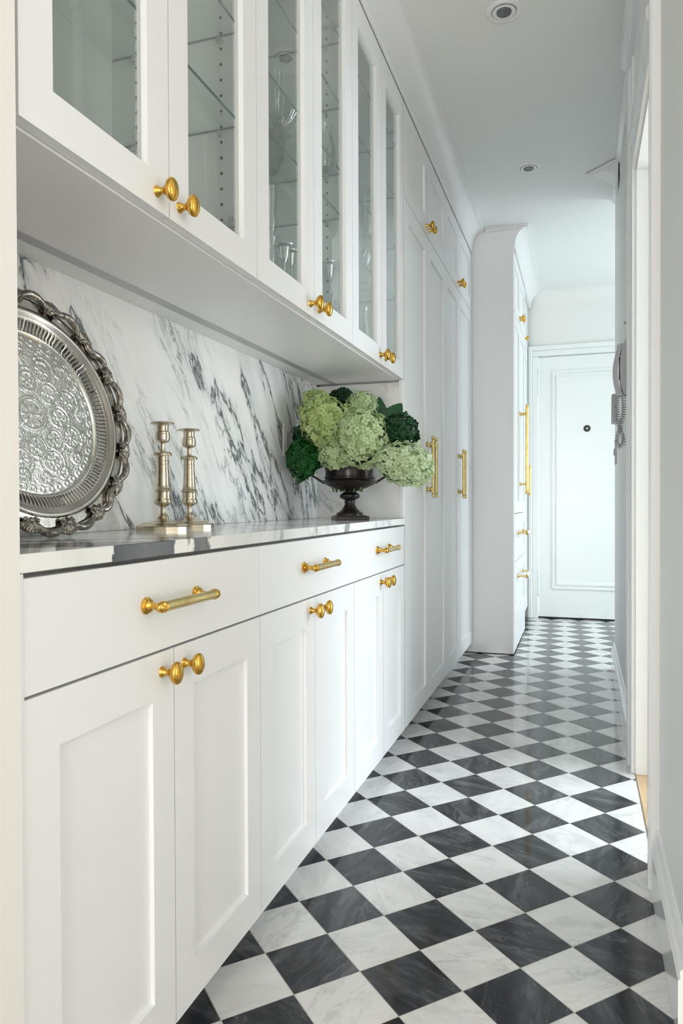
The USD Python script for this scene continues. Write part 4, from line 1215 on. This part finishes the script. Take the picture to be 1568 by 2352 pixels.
flute = lambda k, a: (lambda R, H, th: R * (1 + a * np.cos(k * th)))
glass('crystal_vase', 'cut crystal bowl on the upper shelf of the middle cabinet', 'vase', (-0.815, 1.905, 2.038), [(0.035, 0), (0.035, 0.004), (0.012, 0.012), (0.012, 0.02), (0.04, 0.035), (0.06, 0.065), (0.064, 0.10), (0.058, 0.13), (0.062, 0.15), (0.056, 0.148), (0.052, 0.13), (0.056, 0.10), (0.05, 0.06), (0.02, 0.035)], 60, warp=flute(14, 0.05))
glass('crystal_candlestick', 'tall ribbed crystal candlestick on the floor of the middle cabinet', 'candlestick', (-0.80, 1.815, 1.521), [(0.036, 0), (0.036, 0.006), (0.016, 0.02), (0.011, 0.05), (0.012, 0.12), (0.02, 0.15), (0.014, 0.17), (0.024, 0.195), (0.014, 0.215), (0.02, 0.24), (0.013, 0.26), (0.017, 0.31), (0.02, 0.335), (0.012, 0.336)], 36, warp=flute(8, 0.10))
glass('crystal_goblet', 'small cut crystal goblet on the middle cabinet shelf beside the partition', 'goblet', (-0.795, 2.075, 1.898), [(0.028, 0), (0.028, 0.003), (0.005, 0.008), (0.005, 0.05), (0.022, 0.068), (0.032, 0.09), (0.03, 0.115), (0.028, 0.115), (0.029, 0.09), (0.016, 0.068)], 40, warp=flute(12, 0.04))
glass('glass_pitcher', 'clear glass pitcher on the second shelf right of the middle cabinet stile', 'pitcher', (-0.765, 2.135, 2.038), [(0.03, 0), (0.034, 0.01), (0.040, 0.05), (0.034, 0.09), (0.028, 0.11), (0.033, 0.13), (0.030, 0.13), (0.025, 0.11), (0.031, 0.09), (0.036, 0.05), (0.028, 0.008)])
tv = thing('ceramic_vase', 'taupe ceramic vase on a high shelf of the middle glass cabinet', 'vase', (-0.935, 2.10, 2.038))
obj('body', lathe([(0.03, 0), (0.045, 0.03), (0.055, 0.09), (0.05, 0.14), (0.03, 0.165), (0.034, 0.175), (0.028, 0.174), (0.02, 0.16)], 40, (-0.935, 2.10, 2.038)), M['taupe'], tv, 40)
glass('glass_dome', 'clear glass cake dome on the floor of the cabinet nearest the camera', 'cake dome', (-0.86, 1.255, 1.521), [(0.095, 0), (0.096, 0.01), (0.094, 0.06), (0.078, 0.11), (0.045, 0.145), (0.008, 0.155), (0.006, 0.165), (0.013, 0.178), (0.008, 0.19)])
glass('glass_bowl', 'large clear glass bowl on the second shelf of the far cabinet', 'bowl', (-0.80, 2.72, 2.033), [(0.035, 0), (0.04, 0.004), (0.075, 0.05), (0.088, 0.11), (0.08, 0.15), (0.077, 0.15), (0.084, 0.11), (0.07, 0.052), (0.03, 0.01)])
for k, (x, y) in enumerate(((-0.79, 2.62), (-0.80, 2.71), (-0.785, 2.79))):
    glass('wine_glass', ('clear wine glass on the lowest shelf of the far cabinet, leftmost of three', 'clear wine glass on the lowest shelf of the far cabinet, middle of three', 'clear wine glass on the lowest shelf of the far cabinet, rightmost of three')[k], 'wine glass', (x, y, 1.827),
          [(0.03, 0), (0.03, 0.002), (0.004, 0.008), (0.004, 0.075), (0.02, 0.09), (0.034, 0.115), (0.033, 0.15), (0.029, 0.17), (0.028, 0.17), (0.032, 0.15), (0.032, 0.115), (0.012, 0.09)], group='wine glasses on the lowest shelf')
glass('glass_vase', 'tall clear glass vase on the floor of the far cabinet', 'vase', (-0.80, 2.66, 1.521), [(0.04, 0), (0.045, 0.006), (0.052, 0.06), (0.042, 0.14), (0.03, 0.19), (0.036, 0.22), (0.033, 0.22), (0.027, 0.19), (0.039, 0.14), (0.048, 0.06), (0.03, 0.01)])
dec = thing('glass_decanter', 'stoppered glass decanter beside the vase on the far cabinet floor', 'decanter', (-0.78, 2.80, 1.521))
obj('bottle', lathe([(0.04, 0), (0.044, 0.01), (0.046, 0.05), (0.03, 0.09), (0.012, 0.115), (0.012, 0.15), (0.018, 0.156), (0.012, 0.157)], 36, (-0.78, 2.80, 1.521)), M['crystal'], dec, 40)
obj('stopper', ball((-0.78, 2.80, 1.521 + 0.176), 0.018, 2), M['crystal'], dec, 40)
# silver candelabra
CX, CY, CZ = -0.79, 2.075, 1.521
ca = thing('candelabra', 'silver branched candelabra on the floor of the middle glass cabinet', 'candelabra', (CX, CY, CZ))
obj('base', lathe([(0.048, 0), (0.048, 0.004), (0.03, 0.014), (0.012, 0.024), (0.009, 0.05), (0.014, 0.06), (0.008, 0.075), (0.007, 0.16), (0.012, 0.165), (0.006, 0.172)], 36, (CX, CY, CZ)), M['steel'], ca, 40)
for dx, dy, dz in ((-0.052, -0.068, 0.0), (0.045, 0.075, -0.02), (-0.075, 0.045, 0.02)):
    e = np.array([CX + dx, CY + dy, CZ + 0.195 + dz])
    st = np.array([CX, CY, CZ + 0.13])
    pts = spline([st, st + [dx * 0.3, dy * 0.3, -0.035], st + [dx * 0.75, dy * 0.75, -0.03], e + [0, 0, -0.04], e], 24)
    a = obj('arm', tube(pts, 0.0035, 8), M['steel'], ca, 50)
    obj('cup', lathe([(0.004, 0), (0.007, 0.006), (0.012, 0.016), (0.0145, 0.034), (0.016, 0.046), (0.030, 0.050), (0.031, 0.053), (0.012, 0.052), (0.011, 0.03)], 28, tuple(e)), M['steel'], a, 40)
